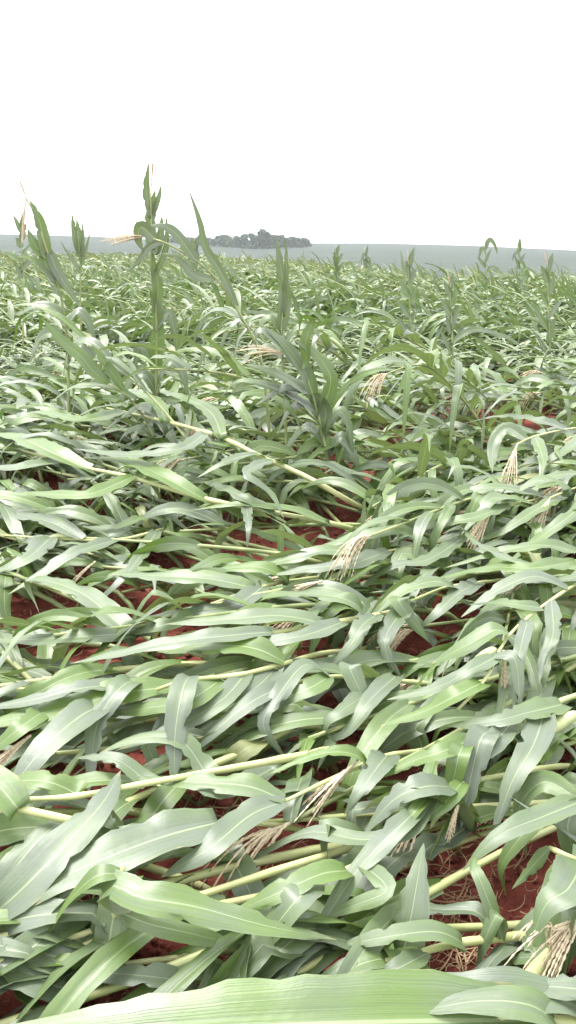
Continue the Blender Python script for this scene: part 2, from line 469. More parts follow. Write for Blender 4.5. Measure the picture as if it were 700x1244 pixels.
def cover_share(P):
    x, y = proj_arr(P); d = np.linalg.norm(P - [0, 0, CAM_H], axis=1)
    a = (x / 4).astype(int); b = (y / 4).astype(int)
    ok = (a >= 0) & (a < 176) & (b >= 0) & (b < 312)
    hit = np.zeros(len(P), bool); hit[ok] = COVER[a[ok], b[ok]] > 1e8
    hit = ok & ~hit
    near = np.zeros(len(P), bool); near[hit] = d[hit] < COVER[a[hit], b[hit]]
    return near.mean()
# ------------------------------------------------------------------ corn plants traced by eye from the photograph
PLANTS = []                                 # (root, picture x, picture y, features)
def finish(root, P, feats): 
    m = P[len(P) // 2]; x, y, _ = proj(m); PLANTS.append((root, x, y, feats))
def W2(a):                                   # point spec -> 3-D; (x, y, h) or (x, y, 'Y', dist)
    return atY(a[0], a[1], a[3]) if len(a) == 4 else at(*a)
CAMP = np.array([0, 0, CAM_H])
def hero(label, stalk, leaves, r=0.0115, tassel=None, ear=None, group='toppled corn plants of the field', seed=0, Y=None, front=False):
    rnd = random.Random(seed * 77 + 5)
    cv = (lambda a: atY(a[0], a[1], Y)) if Y else W2
    S = [cv(a) for a in stalk]
    base = S[0].copy(); base[2] = gzp(base[0], base[1]) - 0.01
    if S[0][2] > 0.03: S = [base] + S
    else: S[0] = base
    P = catmull(S, 26)
    root = empty('corn_plant', base, label, 'corn plant', group)
    off = base
    link('stalk', stalk_mesh(P, r, rnd, off, 10), M_SHEATH if Y else M_STALK, root)
    splat(P[::1], np.full(len(P), 0.03))
    if not Y:
        SQ = catmull(P, 160)[25:]; x_, y_ = proj_arr(SQ); d_ = np.linalg.norm(SQ - CAMP, axis=1)
        for a_, b_, q_ in zip((x_ / 4).astype(int), (y_ / 4).astype(int), d_):
            if 0 <= a_ < 176 and 0 <= b_ < 312: SCOV[a_, b_] = min(SCOV[a_, b_], q_)
        for q in range(4): cover_put(catmull(P, 160) + np.array([0, .006 * (q - 1.5), .004]))
    for spec in leaves:
        pts, wpx = spec[0], spec[1]; o = spec[2] if len(spec) > 2 else {}
        Q = [cv(a) for a in pts]
        dd = np.linalg.norm(P - Q[0], axis=1); k = int(dd.argmin())
        if 0.02 < dd[k] and not o.get('free'):
            Q = [P[k]] + Q
        LP = catmull(Q, 24)
        for q in LP: q[2] = max(q[2], gzp(q[0], q[1]) + 0.02)
        mid = LP[len(LP) // 2]; dep = proj(mid)[2]
        up = nrm(np.array([0, 0, 1.0]) + o.get('face', 0.25) * nrm(CAMP - mid))
        me = leaf_mesh(LP, wpx * dep / FPX * (1.35 if Y else 1.08), up, rnd, 7, o.get('fold', 0.3), o.get('ruf', 0.010), (o.get('roll', 0), o.get('twist', 0)),
                       off, o.get('base', 0.45), (o.get('tint', .5) * (.8 if Y else 1)), 1.6 if rnd.random() < 0.6 else 0, 11)
        link('leaf', me, M_LEAF, root)
        co = np.empty(len(me.vertices) * 3, np.float32); me.vertices.foreach_get('co', co)
        if front or not Y: cover_put(co.reshape(-1, 3) + off)
        splat(LP, np.full(len(LP), 0.05))
    feats = ['leaf']
    for t in (tassel or []):
        p0, p1 = cv(t[0]), cv(t[1])
        link('tassel', tassel_mesh(p0, p1 - p0, np.linalg.norm(p1 - p0) * 1.05, rnd, off, t[2] if len(t) > 2 else 9, t[3] if len(t) > 3 else 1.0, t[4] if len(t) > 4 else 0.4), M_TASSEL, root)
        feats.append('tassel')
    for e in (ear or []):
        p0, p1 = cv(e[0]), cv(e[1])
        ear_parts(p0, p1 - p0, max(0.12, np.linalg.norm(p1 - p0)), rnd, root, off); feats.append('ear')
    finish(root, P, feats)
    return root
hero('nearest toppled corn plant, its broad green leaf filling the bottom edge',
     [(790, 1262, 0.0), (740, 1250, 0.16), (660, 1239, 0.22), (520, 1240, 0.24), (360, 1262, 0.2)],
     [([(655, 1240, .23), (560, 1240, .25), (400, 1243, .27), (200, 1252, .26), (-80, 1272, .22)], 108, dict(tint=.6, ruf=.014, face=.8, base=.6)),
      ([(672, 1238, .24), (640, 1220, .28), (580, 1216, .28), (505, 1230, .26)], 42, dict(tint=.3)),
      ([(720, 1235, .2), (660, 1208, .26), (560, 1202, .26), (450, 1196, .25), (360, 1196, .24)], 48, dict(tint=.1, ruf=.016)),
      ([(770, 1225, .2), (720, 1205, .26), (660, 1198, .26), (590, 1200, .25)], 44, dict(tint=.1))], 0.013, seed=1)
hero('toppled corn plant with two broad grey leaves crossing the bottom left corner',
     [(330, 1212, 0.0), (300, 1196, 0.1), (200, 1186, 0.15), (90, 1186, 0.16), (-30, 1200, 0.15)],
     [([(105, 1180, .17), (60, 1160, .21), (10, 1152, .2), (-50, 1165, .17)], 48, dict(tint=.1)),
      ([(75, 1200, .18), (30, 1182, .21), (-30, 1180, .2), (-90, 1190, .17)], 50, dict(tint=.05)),
      ([(230, 1192, .18), (180, 1186, .2), (120, 1182, .2), (60, 1186, .18)], 30, dict(tint=.2)),
      ([(330, 1190, .16), (250, 1180, .19), (190, 1186, .18), (150, 1190, .17)], 24, dict(tint=.4))], 0.012, seed=2)
hero('broken upright corn stalk with torn pale node, its wavy leaf bent right',
     [(124, 1200, 0.0), (130, 1165, .1), (138, 1122, .22), (146, 1085, .31), (150, 1050, .38)],
     [([(146, 1092, .32), (126, 1088, .35), (140, 1076, .36), (170, 1090, .36), (240, 1102, .34), (320, 1124, .30), (410, 1142, .24)], 44, dict(tint=.55, ruf=.016, base=.8)),
      ([(146, 1108, .27), (180, 1122, .29), (240, 1136, .27), (300, 1152, .22)], 32, dict(tint=.6)),
      ([(148, 1062, .36), (118, 1064, .37), (84, 1094, .30), (52, 1142, .2)], 30, dict(tint=.75)),
      ([(136, 1128, .2), (122, 1118, .24), (118, 1150, .17), (120, 1182, .1)], 18, dict(tint=.4, base=.9)),
      ([(140, 1120, .22), (146, 1140, .18), (144, 1180, .09)], 10, dict(tint=.3, base=.9))], 0.012, seed=3)
hero('toppled corn plant whose long grey white-ribbed leaf sweeps to the left edge',
     [(420, 1018, 0.0), (380, 1012, .1), (330, 1002, .2), (255, 1000, .25), (180, 1010, .24)],
     [([(262, 1000, .27), (200, 1016, .29), (120, 1046, .29), (50, 1080, .27), (-10, 1122, .2)], 62, dict(tint=.15, ruf=.016)),
      ([(200, 1008, .25), (150, 1016, .28), (90, 1012, .27), (20, 1030, .22)], 28, dict(tint=.5)),
      ([(250, 1004, .24), (210, 1030, .24), (160, 1056, .2)], 24, dict(tint=.7))], 0.011, seed=4)
hero('toppled corn plant with blue-grey leaf tapering to a point beside pale stalks',
     [(-90, 1130, 0.0), (-60, 1122, .1), (-20, 1108, .18), (10, 1095, .2)],
     [([(-10, 1112, .2), (25, 1082, .26), (80, 1025, .31), (125, 975, .33), (147, 936, .31)], 52, dict(tint=.05)),
      ([(-10, 1100, .2), (30, 1040, .26), (66, 1004, .28), (100, 992, .26)], 40, dict(tint=.15)),
      ([(-30, 1110, .2), (0, 1070, .22), (12, 1120, .15), (5, 1160, .1)], 26, dict(tint=.6))], 0.011, seed=5)
hero('thick pale snapped corn stalk lying bare at the left edge',
     [(166, 1022, 0.0), (150, 1012, 0.24), (90, 998, 0.29), (20, 982, 0.32), (-70, 966, 0.32)],
     [([(150, 1013, 0.25), (122, 985, 0.31), (134, 1000, 0.31), (150, 1022, 0.24)], 22, dict(tint=.4)),
      ([(20, 980, 0.34), (-20, 940, 0.38), (-60, 960, 0.32)], 40, dict(tint=.7))], 0.0165, seed=6)
hero('slender toppled corn stalk running left above the thick pale snapped stalk',
     [(440, 905, 0.0), (400, 912, 0.19), (300, 930, 0.27), (165, 954, 0.30), (95, 967, 0.31), (20, 972, 0.29)],
     [([(95, 966, .25), (60, 950, .29), (20, 950, .27), (-30, 970, .2)], 34, dict(tint=.9)),
      ([(330, 934, .2), (270, 962, .27), (230, 950, .28), (165, 942, .26)], 30, dict(tint=.2)),
      ([(250, 938, .22), (220, 900, .28), (170, 896, .28), (120, 915, .25)], 30, dict(tint=.45)),
      ([(180, 950, .24), (140, 922, .28), (90, 920, .26)], 26, dict(tint=.3))], 0.014, seed=7)
hero('toppled corn plant with straw tassel fanning over a foreground centre soil gap',
     [(560, 915, 0.0), (530, 912, .12), (470, 918, .22), (430, 934, .26), (390, 952, .26), (345, 974, .25)],
     [([(345, 974, .26), (305, 990, .28), (255, 1030, .28), (195, 1066, .22)], 42, dict(tint=.05, ruf=.018)),
      ([(345, 972, .26), (300, 955, .29), (235, 950, .29), (168, 946, .26)], 32, dict(tint=.45)),
      ([(445, 926, .27), (420, 914, .31), (380, 918, .31), (328, 940, .28)], 20, dict(tint=.98)),
      ([(470, 918, .25), (460, 930, .32), (435, 965, .3), (418, 990, .24)], 36, dict(tint=.1))], 0.0105,
     tassel=[((436, 922, .29), (362, 992, .22), 12, .5, .42)], seed=8)
hero('toppled corn plant with a big pale leaf and dry tassel at the left edge',
     [(360, 796, 0.0), (330, 806, .12), (280, 818, .2), (222, 832, .26), (170, 842, .27), (90, 862, .24)],
     [([(215, 834, .27), (150, 842, .30), (70, 862, .29), (-40, 884, .24)], 44, dict(tint=.97, ruf=.012)),
      ([(170, 830, .28), (100, 836, .33), (40, 850, .31), (-30, 862, .26)], 26, dict(tint=.1)),
      ([(125, 856, .28), (95, 872, .32), (50, 912, .30), (-10, 990, .2)], 46, dict(tint=.05)),
      ([(165, 828, .29), (146, 836, .34), (118, 880, .28), (107, 968, .16)], 30, dict(tint=.1, face=.6)),
      ([(60, 862, .27), (30, 880, .3), (5, 900, .27), (-30, 930, .2)], 30, dict(tint=.8))], 0.0115,
     tassel=[((38, 893, .27), (-20, 938, .2), 9, .4, .25)], seed=9)
hero('toppled corn plant with a narrow dagger-like leaf hanging straight down, left',
     [(460, 782, 0.0), (430, 790, .12), (390, 794, .2), (345, 806, .27), (290, 820, .3), (228, 826, .33), (190, 838, .3)],
     [([(230, 822, .35), (222, 838, .37), (213, 890, .30), (212, 968, .17)], 32, dict(tint=.05, face=.6)),
      ([(345, 804, .28), (310, 788, .33), (260, 784, .33), (190, 792, .28)], 38, dict(tint=.85)),
      ([(270, 824, .3), (230, 850, .32), (180, 860, .28), (120, 868, .24)], 34, dict(tint=.8)),
      ([(300, 816, .29), (270, 850, .3), (215, 882, .26), (140, 912, .2)], 30, dict(tint=.15)),
      ([(335, 812, .27), (300, 842, .28), (250, 850, .28), (225, 862, .22)], 30, dict(tint=.1))], 0.013, seed=10)
hero('toppled corn plant with straight leaf and thick pale stalk left of the small soil hole',
     [(520, 732, 0.0), (500, 738, 0.17), (465, 746, 0.25), (420, 754, 0.30), (388, 759, 0.31), (330, 770, 0.31), (250, 790, 0.29)],
     [([(390, 757, 0.33), (340, 748, 0.36), (280, 752, 0.36), (200, 758, 0.32)], 28, dict(tint=.35)),
      ([(415, 756, 0.32), (370, 772, 0.34), (320, 780, 0.32), (270, 790, 0.29)], 26, dict(tint=.1)),
      ([(456, 748, 0.29), (440, 760, 0.33), (425, 785, 0.29), (400, 812, 0.22)], 26, dict(tint=.1)),
      ([(440, 742, 0.31), (420, 728, 0.37), (385, 722, 0.36), (330, 720, 0.31)], 24, dict(tint=.5)),
      ([(330, 768, 0.33), (280, 772, 0.36), (200, 782, 0.35), (85, 806, 0.27)], 26, dict(tint=.15))], 0.0155, seed=11)
hero('toppled corn plant whose leaves hang in curled strips below the centre',
     [(560, 836, 0.0), (530, 832, .12), (470, 826, .2), (400, 822, .27), (350, 832, .28), (300, 850, .26)],
     [([(400, 822, .28), (370, 808, .33), (335, 850, .3), (320, 882, .25), (350, 926, .15)], 24, dict(tint=.1, face=.6)),
      ([(450, 822, .25), (425, 808, .32), (440, 845, .25), (455, 882, .17)], 28, dict(tint=.3, face=.6)),
      ([(400, 822, .28), (380, 834, .31), (350, 848, .28), (320, 875, .2)], 28, dict(tint=.55)),
      ([(350, 832, .28), (310, 850, .3), (270, 880, .26), (235, 915, .2)], 30, dict(tint=.1)),
      ([(470, 826, .22), (420, 860, .27), (395, 880, .24), (400, 912, .16)], 30, dict(tint=.15, ruf=.016)),
      ([(480, 822, .22), (450, 850, .28), (420, 890, .22), (390, 900, .18)], 28, dict(tint=.2))], 0.011, seed=12)
hero('toppled corn plant with a row of pale pointed leaves hanging at the right',
     [(800, 822, 0.0), (760, 828, .14), (690, 848, .26), (640, 872, .32), (590, 890, .33), (555, 902, .32)],
     [([(682, 856, .3), (640, 866, .36), (600, 876, .36), (542, 882, .3)], 36, dict(tint=.3)),
      ([(600, 888, .34), (585, 896, .37), (573, 940, .3), (560, 1006, .19)], 34, dict(tint=.05, face=.6)),
      ([(660, 866, .33), (648, 905, .35), (622, 950, .3), (597, 1020, .18)], 36, dict(tint=.05, face=.6)),
      ([(565, 902, .33), (558, 916, .36), (548, 955, .28), (522, 1008, .19)], 26, dict(tint=.7, face=.6)),
      ([(580, 895, .33), (540, 912, .36), (500, 925, .32), (455, 948, .26)], 28, dict(tint=.85)),
      ([(620, 880, .33), (600, 902, .35), (575, 918, .33), (530, 925, .28)], 30, dict(tint=.15))], 0.0125,
     ear=[((700, 868, .3), (650, 892, .3))], seed=13)
hero('toppled corn plant with dangling straw tassel and pale arched leaf, lower right',
     [(700, 928, 0.0), (670, 932, .12), (610, 942, .22), (560, 952, .28), (524, 964, .31)],
     [([(545, 956, .31), (515, 956, .36), (478, 972, .33), (440, 1015, .24)], 38, dict(tint=.05)),
      ([(524, 966, .31), (490, 1000, .32), (440, 1050, .27), (395, 1115, .2), (345, 1178, .12)], 28, dict(tint=.1)),
      ([(530, 962, .31), (495, 1010, .3), (440, 1020, .27), (370, 1012, .23), (284, 1056, .15)], 27, dict(tint=.2)),
      ([(560, 952, .3), (530, 985, .3), (500, 1000, .26)], 24, dict(tint=.7)),
      ([(524, 966, .31), (505, 985, .33), (480, 1020, .26), (462, 1050, .2)], 18, dict(tint=.6))], 0.011,
     tassel=[((520, 976, .31), (448, 1072, .17), 12, .6, .42), ((560, 965, .3), (542, 1020, .2), 4, 1, .3)], seed=14)
hero('toppled corn plant with green-tipped leaf folding over a small low central gap',
     [(530, 1030, 0.0), (510, 1034, .1), (470, 1042, .2), (430, 1052, .25), (384, 1074, .26), (340, 1100, .22)],
     [([(420, 1058, .27), (390, 1062, .3), (340, 1084, .29), (275, 1112, .22)], 36, dict(tint=.7)),
      ([(386, 1074, .27), (362, 1092, .3), (330, 1130, .24), (282, 1180, .14)], 44, dict(tint=.35)),
      ([(440, 1050, .26), (470, 1080, .28), (430, 1100, .24), (380, 1120, .18)], 24, dict(tint=.3)),
      ([(340, 1100, .23), (300, 1130, .24), (240, 1150, .2), (200, 1160, .14)], 22, dict(tint=.5))], 0.011,
     tassel=[((302, 1142, .22), (250, 1192, .15), 3, .6, .12)], seed=15)
hero('green corn stalk lying across dry litter near the bottom right',
     [(720, 1122, 0.0), (690, 1126, .08), (640, 1136, .14), (560, 1145, .18), (500, 1160, .2), (430, 1178, .18)],
     [([(562, 1146, .2), (530, 1132, .24), (470, 1138, .24), (398, 1152, .19)], 30, dict(tint=.3)),
      ([(610, 1140, .17), (588, 1080, .26), (576, 1050, .28), (582, 1032, .26)], 17, dict(tint=.45)),
      ([(610, 1142, .16), (606, 1110, .22), (590, 1140, .18), (578, 1182, .1)], 18, dict(tint=.5, ruf=.015)),
      ([(600, 1140, .17), (580, 1108, .2), (530, 1104, .18), (462, 1096, .12)], 22, dict(tint=.2, ruf=.016)),
      ([(640, 1138, .15), (650, 1160, .17), (620, 1165, .14), (590, 1180, .1)], 24, dict(tint=.3)),
      ([(520, 1158, .2), (480, 1178, .22), (440, 1195, .17)], 26, dict(tint=.1))], 0.014, seed=16)
hero('lone broad corn leaf and stub rising from behind the stalk over dry litter',
     [(470, 1200, 0.0), (480, 1190, .06), (488, 1180, .1)],
     [([(486, 1190, .1), (492, 1150, .18), (502, 1100, .25), (515, 1024, .33)], 46, dict(tint=.15, fold=.2)),
      ([(480, 1190, .1), (440, 1185, .16), (380, 1180, .14)], 26, dict(tint=.6))], 0.012, seed=17)
hero('corn plant with a wide folded leaf, torn across, at the lower right edge',
     [(800, 1085, 0.0), (770, 1075, .1), (720, 1052, .22), (690, 1040, .28), (668, 1030, .27)],
     [([(705, 1050, .27), (690, 1080, .33), (664, 1098, .32), (646, 1142, .25)], 56, dict(tint=.35, face=.6, base=.6)),
      ([(700, 1060, .25), (692, 1100, .25), (672, 1150, .18), (655, 1215, .08)], 70, dict(tint=.6, face=.6)),
      ([(740, 1060, .2), (735, 1100, .24), (715, 1160, .16), (700, 1220, .08)], 50, dict(tint=.2, face=.6)),
      ([(668, 1030, .27), (640, 1060, .2), (622, 1080, .16)], 16, dict(tint=.5))], 0.012, seed=18)
hero('toppled corn plant with long leaf curving over red soil at right edge',
     [(830, 950, 0.0), (800, 955, .12), (750, 962, .24), (705, 972, .3)],
     [([(705, 974, .31), (660, 992, .33), (605, 1016, .32), (562, 1058, .24)], 34, dict(tint=.3)),
      ([(730, 1030, .22), (690, 1012, .28), (655, 990, .33), (618, 966, .36)], 12, dict(tint=.1)),
      ([(710, 972, .3), (690, 1000, .28), (700, 1040, .2), (720, 1070, .12)], 34, dict(tint=.3)),
      ([(705, 972, .3), (660, 950, .3), (630, 985, .22), (640, 1040, .12)], 26, dict(tint=.5)),
      ([(700, 974, .3), (650, 1000, .26), (610, 1050, .16), (615, 1090, .08)], 22, dict(tint=.6))], 0.011, seed=19)
hero('corn plant leaning down from the right edge, leaves combed along its pale stalk',
     [(760, 668, 0.0), (735, 690, .2), (680, 722, .36), (620, 770, .4), (590, 826, .37), (556, 862, .34)],
     [([(655, 738, .4), (630, 735, .42), (605, 732, .4), (570, 734, .34)], 20, dict(tint=.3)),
      ([(618, 770, .41), (600, 766, .43), (565, 785, .38), (524, 806, .3)], 30, dict(tint=.5)),
      ([(640, 755, .41), (632, 790, .41), (628, 830, .34), (622, 870, .26)], 18, dict(tint=.05, face=.6)),
      ([(600, 800, .4), (625, 800, .42), (632, 850, .32), (640, 880, .26)], 16, dict(tint=.05, face=.6)),
      ([(670, 730, .38), (672, 770, .39), (660, 800, .34), (655, 830, .3)], 20, dict(tint=.05, face=.6)),
      ([(586, 830, .37), (560, 842, .39), (520, 862, .33), (462, 882, .26)], 30, dict(tint=.92)),
      ([(606, 796, .4), (570, 815, .4), (530, 835, .34), (470, 850, .28)], 24, dict(tint=.3)),
      ([(690, 716, .35), (650, 700, .4), (600, 720, .35), (560, 750, .28)], 24, dict(tint=.1))], 0.0095,
     tassel=[((612, 790, .4), (614, 850, .28), 5, 1, .2)], ear=[((600, 790, .4), (570, 808, .39))], seed=20)
hero('corn plant with arched glossy leaf right of the small dark soil hole',
     [(640, 700, 0.0), (620, 704, .14), (580, 708, .24), (540, 714, .3), (500, 730, .28)],
     [([(552, 714, .3), (530, 706, .36), (490, 718, .34), (452, 750, .25)], 22, dict(tint=.4)),
      ([(500, 728, .29), (484, 728, .34), (500, 752, .27), (522, 780, .18)], 24, dict(tint=.3, face=.6)),
      ([(580, 708, .26), (555, 722, .31), (530, 745, .28), (505, 765, .2)], 26, dict(tint=.05)),
      ([(500, 730, .28), (470, 770, .28), (472, 800, .22), (490, 825, .15)], 26, dict(tint=.1))], 0.011, seed=21)
hero('toppled corn plant with an arching pale leaf over the left-hand red soil gap',
     [(430, 694, 0.0), (400, 700, .12), (340, 708, .2), (290, 722, .24), (230, 745, .24), (160, 774, .2)],
     [([(165, 778, .22), (145, 758, .28), (95, 718, .31), (34, 704, .28), (48, 745, .18)], 30, dict(tint=.35)),
      ([(310, 716, .25), (260, 704, .29), (200, 700, .29), (134, 697, .25)], 28, dict(tint=.45)),
      ([(250, 738, .25), (215, 755, .28), (165, 766, .26), (100, 768, .2)], 24, dict(tint=.3)),
      ([(320, 712, .24), (285, 735, .27), (230, 742, .27), (165, 752, .22)], 28, dict(tint=.15)),
      ([(180, 768, .22), (120, 772, .28), (60, 776, .27), (-20, 778, .2)], 28, dict(tint=.25)),
      ([(350, 704, .22), (320, 690, .28), (280, 690, .27), (240, 700, .22)], 24, dict(tint=.8))], 0.011, seed=22)
hero('corn plant with two dry-silked ears lying at the left edge',
     [(262, 620, 0.0), (235, 628, .12), (190, 645, .22), (140, 656, .25), (80, 655, .26), (0, 650, .24)],
     [([(190, 646, .23), (160, 690, .26), (130, 720, .2), (112, 745, .1)], 20, dict(tint=.2)),
      ([(140, 656, .26), (90, 672, .29), (50, 696, .24), (10, 722, .18)], 24, dict(tint=.15)),
      ([(100, 655, .27), (60, 634, .31), (10, 625, .29), (-30, 640, .25)], 26, dict(tint=.1)),
      ([(60, 655, .27), (30, 680, .28), (-20, 700, .22)], 30, dict(tint=.15)),
      ([(215, 636, .2), (180, 628, .28), (140, 640, .28), (100, 640, .24)], 18, dict(tint=.5))], 0.011,
     ear=[((88, 652, .27), (62, 648, .28)), ((118, 660, .27), (95, 668, .26))],
     tassel=[((116, 682, .24), (86, 704, .2), 4, .4, .2)], seed=23)
hero('long toppled corn stalk pointing up-left from the red gap in mid field',
     [(446, 620, 0.0), (425, 609, 0.27), (370, 578, 0.39), (320, 556, 0.47), (270, 532, 0.53), (210, 514, 0.55), (130, 496, 0.53)],
     [([(330, 560, 0.48), (300, 575, 0.52), (330, 600, 0.43), (345, 630, 0.33)], 18, dict(tint=.15, face=.6)),
      ([(270, 532, 0.54), (255, 500, 0.60), (215, 480, 0.61), (165, 470, 0.55)], 18, dict(tint=.9)),
      ([(200, 512, 0.56), (190, 490, 0.61), (150, 472, 0.59), (112, 470, 0.53)], 16, dict(tint=.8)),
      ([(250, 526, 0.55), (220, 545, 0.57), (160, 552, 0.53), (90, 545, 0.47)], 20, dict(tint=.2)),
      ([(310, 552, 0.50), (275, 560, 0.53), (240, 580, 0.47)], 18, dict(tint=.3)),
      ([(150, 500, 0.55), (100, 510, 0.59), (40, 500, 0.55), (-10, 520, 0.47)], 20, dict(tint=.6))], 0.018,
     ear=[((258, 528, 0.55), (238, 520, 0.57))], seed=24)
hero('toppled corn stalk with bright green leaves left of the long mid-field stalk',
     [(455, 652, 0.0), (420, 640, 0.22), (330, 622, 0.32), (240, 604, 0.38), (160, 580, 0.42), (90, 565, 0.42), (20, 545, 0.40)],
     [([(240, 602, 0.40), (200, 580, 0.47), (155, 560, 0.48), (100, 555, 0.44)], 26, dict(tint=.95)),
      ([(160, 580, 0.43), (110, 600, 0.46), (60, 600, 0.43), (24, 598, 0.38)], 22, dict(tint=.9)),
      ([(100, 567, 0.43), (60, 548, 0.49), (20, 530, 0.49), (-20, 525, 0.43)], 30, dict(tint=.9)),
      ([(70, 560, 0.43), (30, 566, 0.48), (-20, 568, 0.44)], 24, dict(tint=.3)),
      ([(330, 622, 0.34), (290, 602, 0.40), (250, 585, 0.39), (220, 590, 0.35)], 18, dict(tint=.3)),
      ([(400, 636, 0.26), (350, 618, 0.35), (290, 612, 0.38), (230, 620, 0.34)], 16, dict(tint=.7)),
      ([(300, 616, 0.36), (302, 640, 0.37), (300, 668, 0.28)], 13, dict(tint=.1, face=.6))], 0.016, seed=25)
for k, (lab, st, lv, ts) in enumerate([
    ('toppled corn plant with full drooping tassel by the right edge in mid field', [(820, 520, 0), (770, 516, .2), (700, 520, .42), (650, 530, .5), (628, 540, .5)],
     [([(690, 522, .44), (660, 512, .52), (610, 505, .5), (560, 515, .42)], 18), ([(640, 534, .5), (615, 520, .55), (600, 540, .46), (598, 575, .36)], 16), ([(720, 518, .4), (690, 545, .45), (650, 565, .36), (600, 580, .3)], 18), ([(650, 530, .5), (660, 560, .45), (655, 590, .35)], 16)],
     [((628, 540, .5), (612, 590, .36), 14, .8, .4)]),
    ('toppled corn plant with pinkish tassel, right of the mid-field soil gap', [(780, 590, 0), (740, 592, .18), (680, 600, .32), (630, 612, .38), (600, 620, .38)],
     [([(660, 604, .36), (610, 592, .44), (560, 600, .4), (500, 612, .32)], 20), ([(620, 614, .39), (570, 630, .4), (520, 640, .34), (470, 660, .26)], 20), ([(690, 598, .34), (650, 620, .38), (600, 650, .3), (545, 660, .24)], 20), ([(640, 610, .38), (600, 605, .44), (580, 625, .38), (560, 650, .3)], 22)],
     [((598, 620, .39), (566, 662, .28), 14, .5, .4)]),
    ('toppled corn plant with brown tassel against the right edge', [(860, 560, 0), (810, 565, .2), (740, 580, .36), (690, 596, .4), (668, 605, .4)],
     [([(730, 584, .38), (690, 575, .46), (640, 590, .4), (590, 605, .32)], 20), ([(690, 596, .41), (660, 580, .47), (625, 600, .4)], 18), ([(720, 590, .38), (700, 620, .38), (660, 650, .3), (610, 690, .2)], 24)],
     [((668, 606, .41), (646, 642, .3), 12, .6, .45)]),
    ('toppled corn plant with low tassel pointing left, above the combed right stalk', [(850, 655, 0), (800, 660, .18), (740, 670, .3), (690, 684, .34), (655, 694, .34)],
     [([(720, 676, .33), (660, 662, .4), (600, 672, .36), (540, 690, .28)], 22), ([(700, 682, .34), (650, 690, .4), (590, 690, .35), (520, 705, .26)], 24), ([(740, 670, .32), (700, 700, .36), (650, 705, .33), (600, 716, .26)], 22), ([(660, 692, .35), (620, 680, .4), (580, 660, .36), (560, 640, .34)], 14)],
     [((655, 696, .35), (606, 716, .27), 12, .5, .4)]),
    ('toppled corn plant with broad pale leaves, left of the combed right stalk', [(640, 648, 0), (610, 650, .16), (560, 655, .26), (500, 664, .3), (440, 676, .28)],
     [([(520, 660, .31), (480, 645, .38), (420, 655, .34), (370, 672, .26)], 24), ([(470, 670, .3), (430, 684, .34), (380, 690, .3), (320, 700, .24)], 24), ([(560, 655, .28), (520, 680, .32), (470, 690, .3), (420, 735, .18)], 22), ([(440, 676, .29), (400, 668, .34), (350, 680, .3), (300, 690, .24)], 22)],
     [((392, 706, .3), (345, 716, .25), 9, .4, .35)])]):
    hero(lab, st, [(a, w, dict(tint=.1 + .13 * ((k + q) % 5), ruf=.014)) for q, (a, w) in enumerate(lv)], .011, tassel=ts, seed=80 + k)
# ---- plants still standing or half standing
GS = 'corn plants still standing above the flattened crop'
def stand(label, Y, stalk, leaves, **k):
    k.setdefault('group', GS)
    hero(label, stalk, leaves, Y=Y, **k)
stand('tallest standing corn stalk with furled leaves on the left, reaching above the horizon', 6.0,
      [(191, 562), (190, 440), (190, 380), (184, 330), (184, 260), (182, 228)],
      [([(186, 265), (179, 240), (178, 220), (181, 197)], 9, dict(tint=.4, fold=.5, face=2)),
       ([(186, 262), (193, 240), (196, 224)], 6, dict(tint=.4, fold=.6, face=2)),
       ([(186, 300), (182, 275), (185, 250), (189, 230)], 13, dict(tint=.5, fold=.6, base=1, face=2)),
       ([(190, 305), (195, 285), (197, 262)], 9, dict(tint=.6, fold=.5, face=2)),
       ([(190, 330), (202, 300), (202, 260)], 6, dict(tint=.5, face=2)),
       ([(190, 440), (192, 410), (190, 375), (183, 352), (180, 366)], 13, dict(tint=.95, fold=.5, base=1, face=2)),
       ([(190, 380), (192, 345), (186, 320), (186, 300)], 11, dict(tint=.6, fold=.6, base=1, face=2)),
       ([(189, 400), (205, 380), (214, 410), (216, 440)], 9, dict(tint=.3, face=2)),
       ([(190, 450), (172, 420), (165, 440), (160, 470)], 10, dict(tint=.3, face=2)),
       ([(190, 470), (206, 440), (222, 455), (230, 490)], 13, dict(tint=.2, face=1)),
       ([(190, 480), (176, 455), (156, 465), (146, 500)], 13, dict(tint=.3, face=1))],
      tassel=[((184, 226), (187, 180), 4, .1, .12)], r=0.014, seed=41)
stand('snapped corn plant bent left across the tallest stalk, tassel streaming sideways', 5.6,
      [(330, 560), (318, 440), (295, 388), (268, 345), (240, 318), (205, 297), (186, 290)],
      [([(288, 372), (268, 330), (250, 302), (243, 270), (229, 229)], 9, dict(tint=.3, fold=.45, face=2)),
       ([(236, 314), (214, 284), (196, 274), (177, 277)], 11, dict(tint=.3, face=2)),
       ([(196, 294), (182, 300), (168, 318), (152, 332)], 7, dict(tint=.3, face=2)),
       ([(188, 290), (172, 276), (168, 290), (174, 305)], 12, dict(tint=.5, base=.9, face=2)),
       ([(262, 340), (236, 334), (214, 312), (196, 308)], 9, dict(tint=.3, face=2)),
       ([(300, 396), (282, 380), (262, 376), (240, 390)], 11, dict(tint=.2)),
       ([(310, 420), (295, 440), (270, 430)], 12, dict(tint=.3))],
      tassel=[((182, 287), (128, 286), 10, .15, .3)], r=0.013, seed=42)
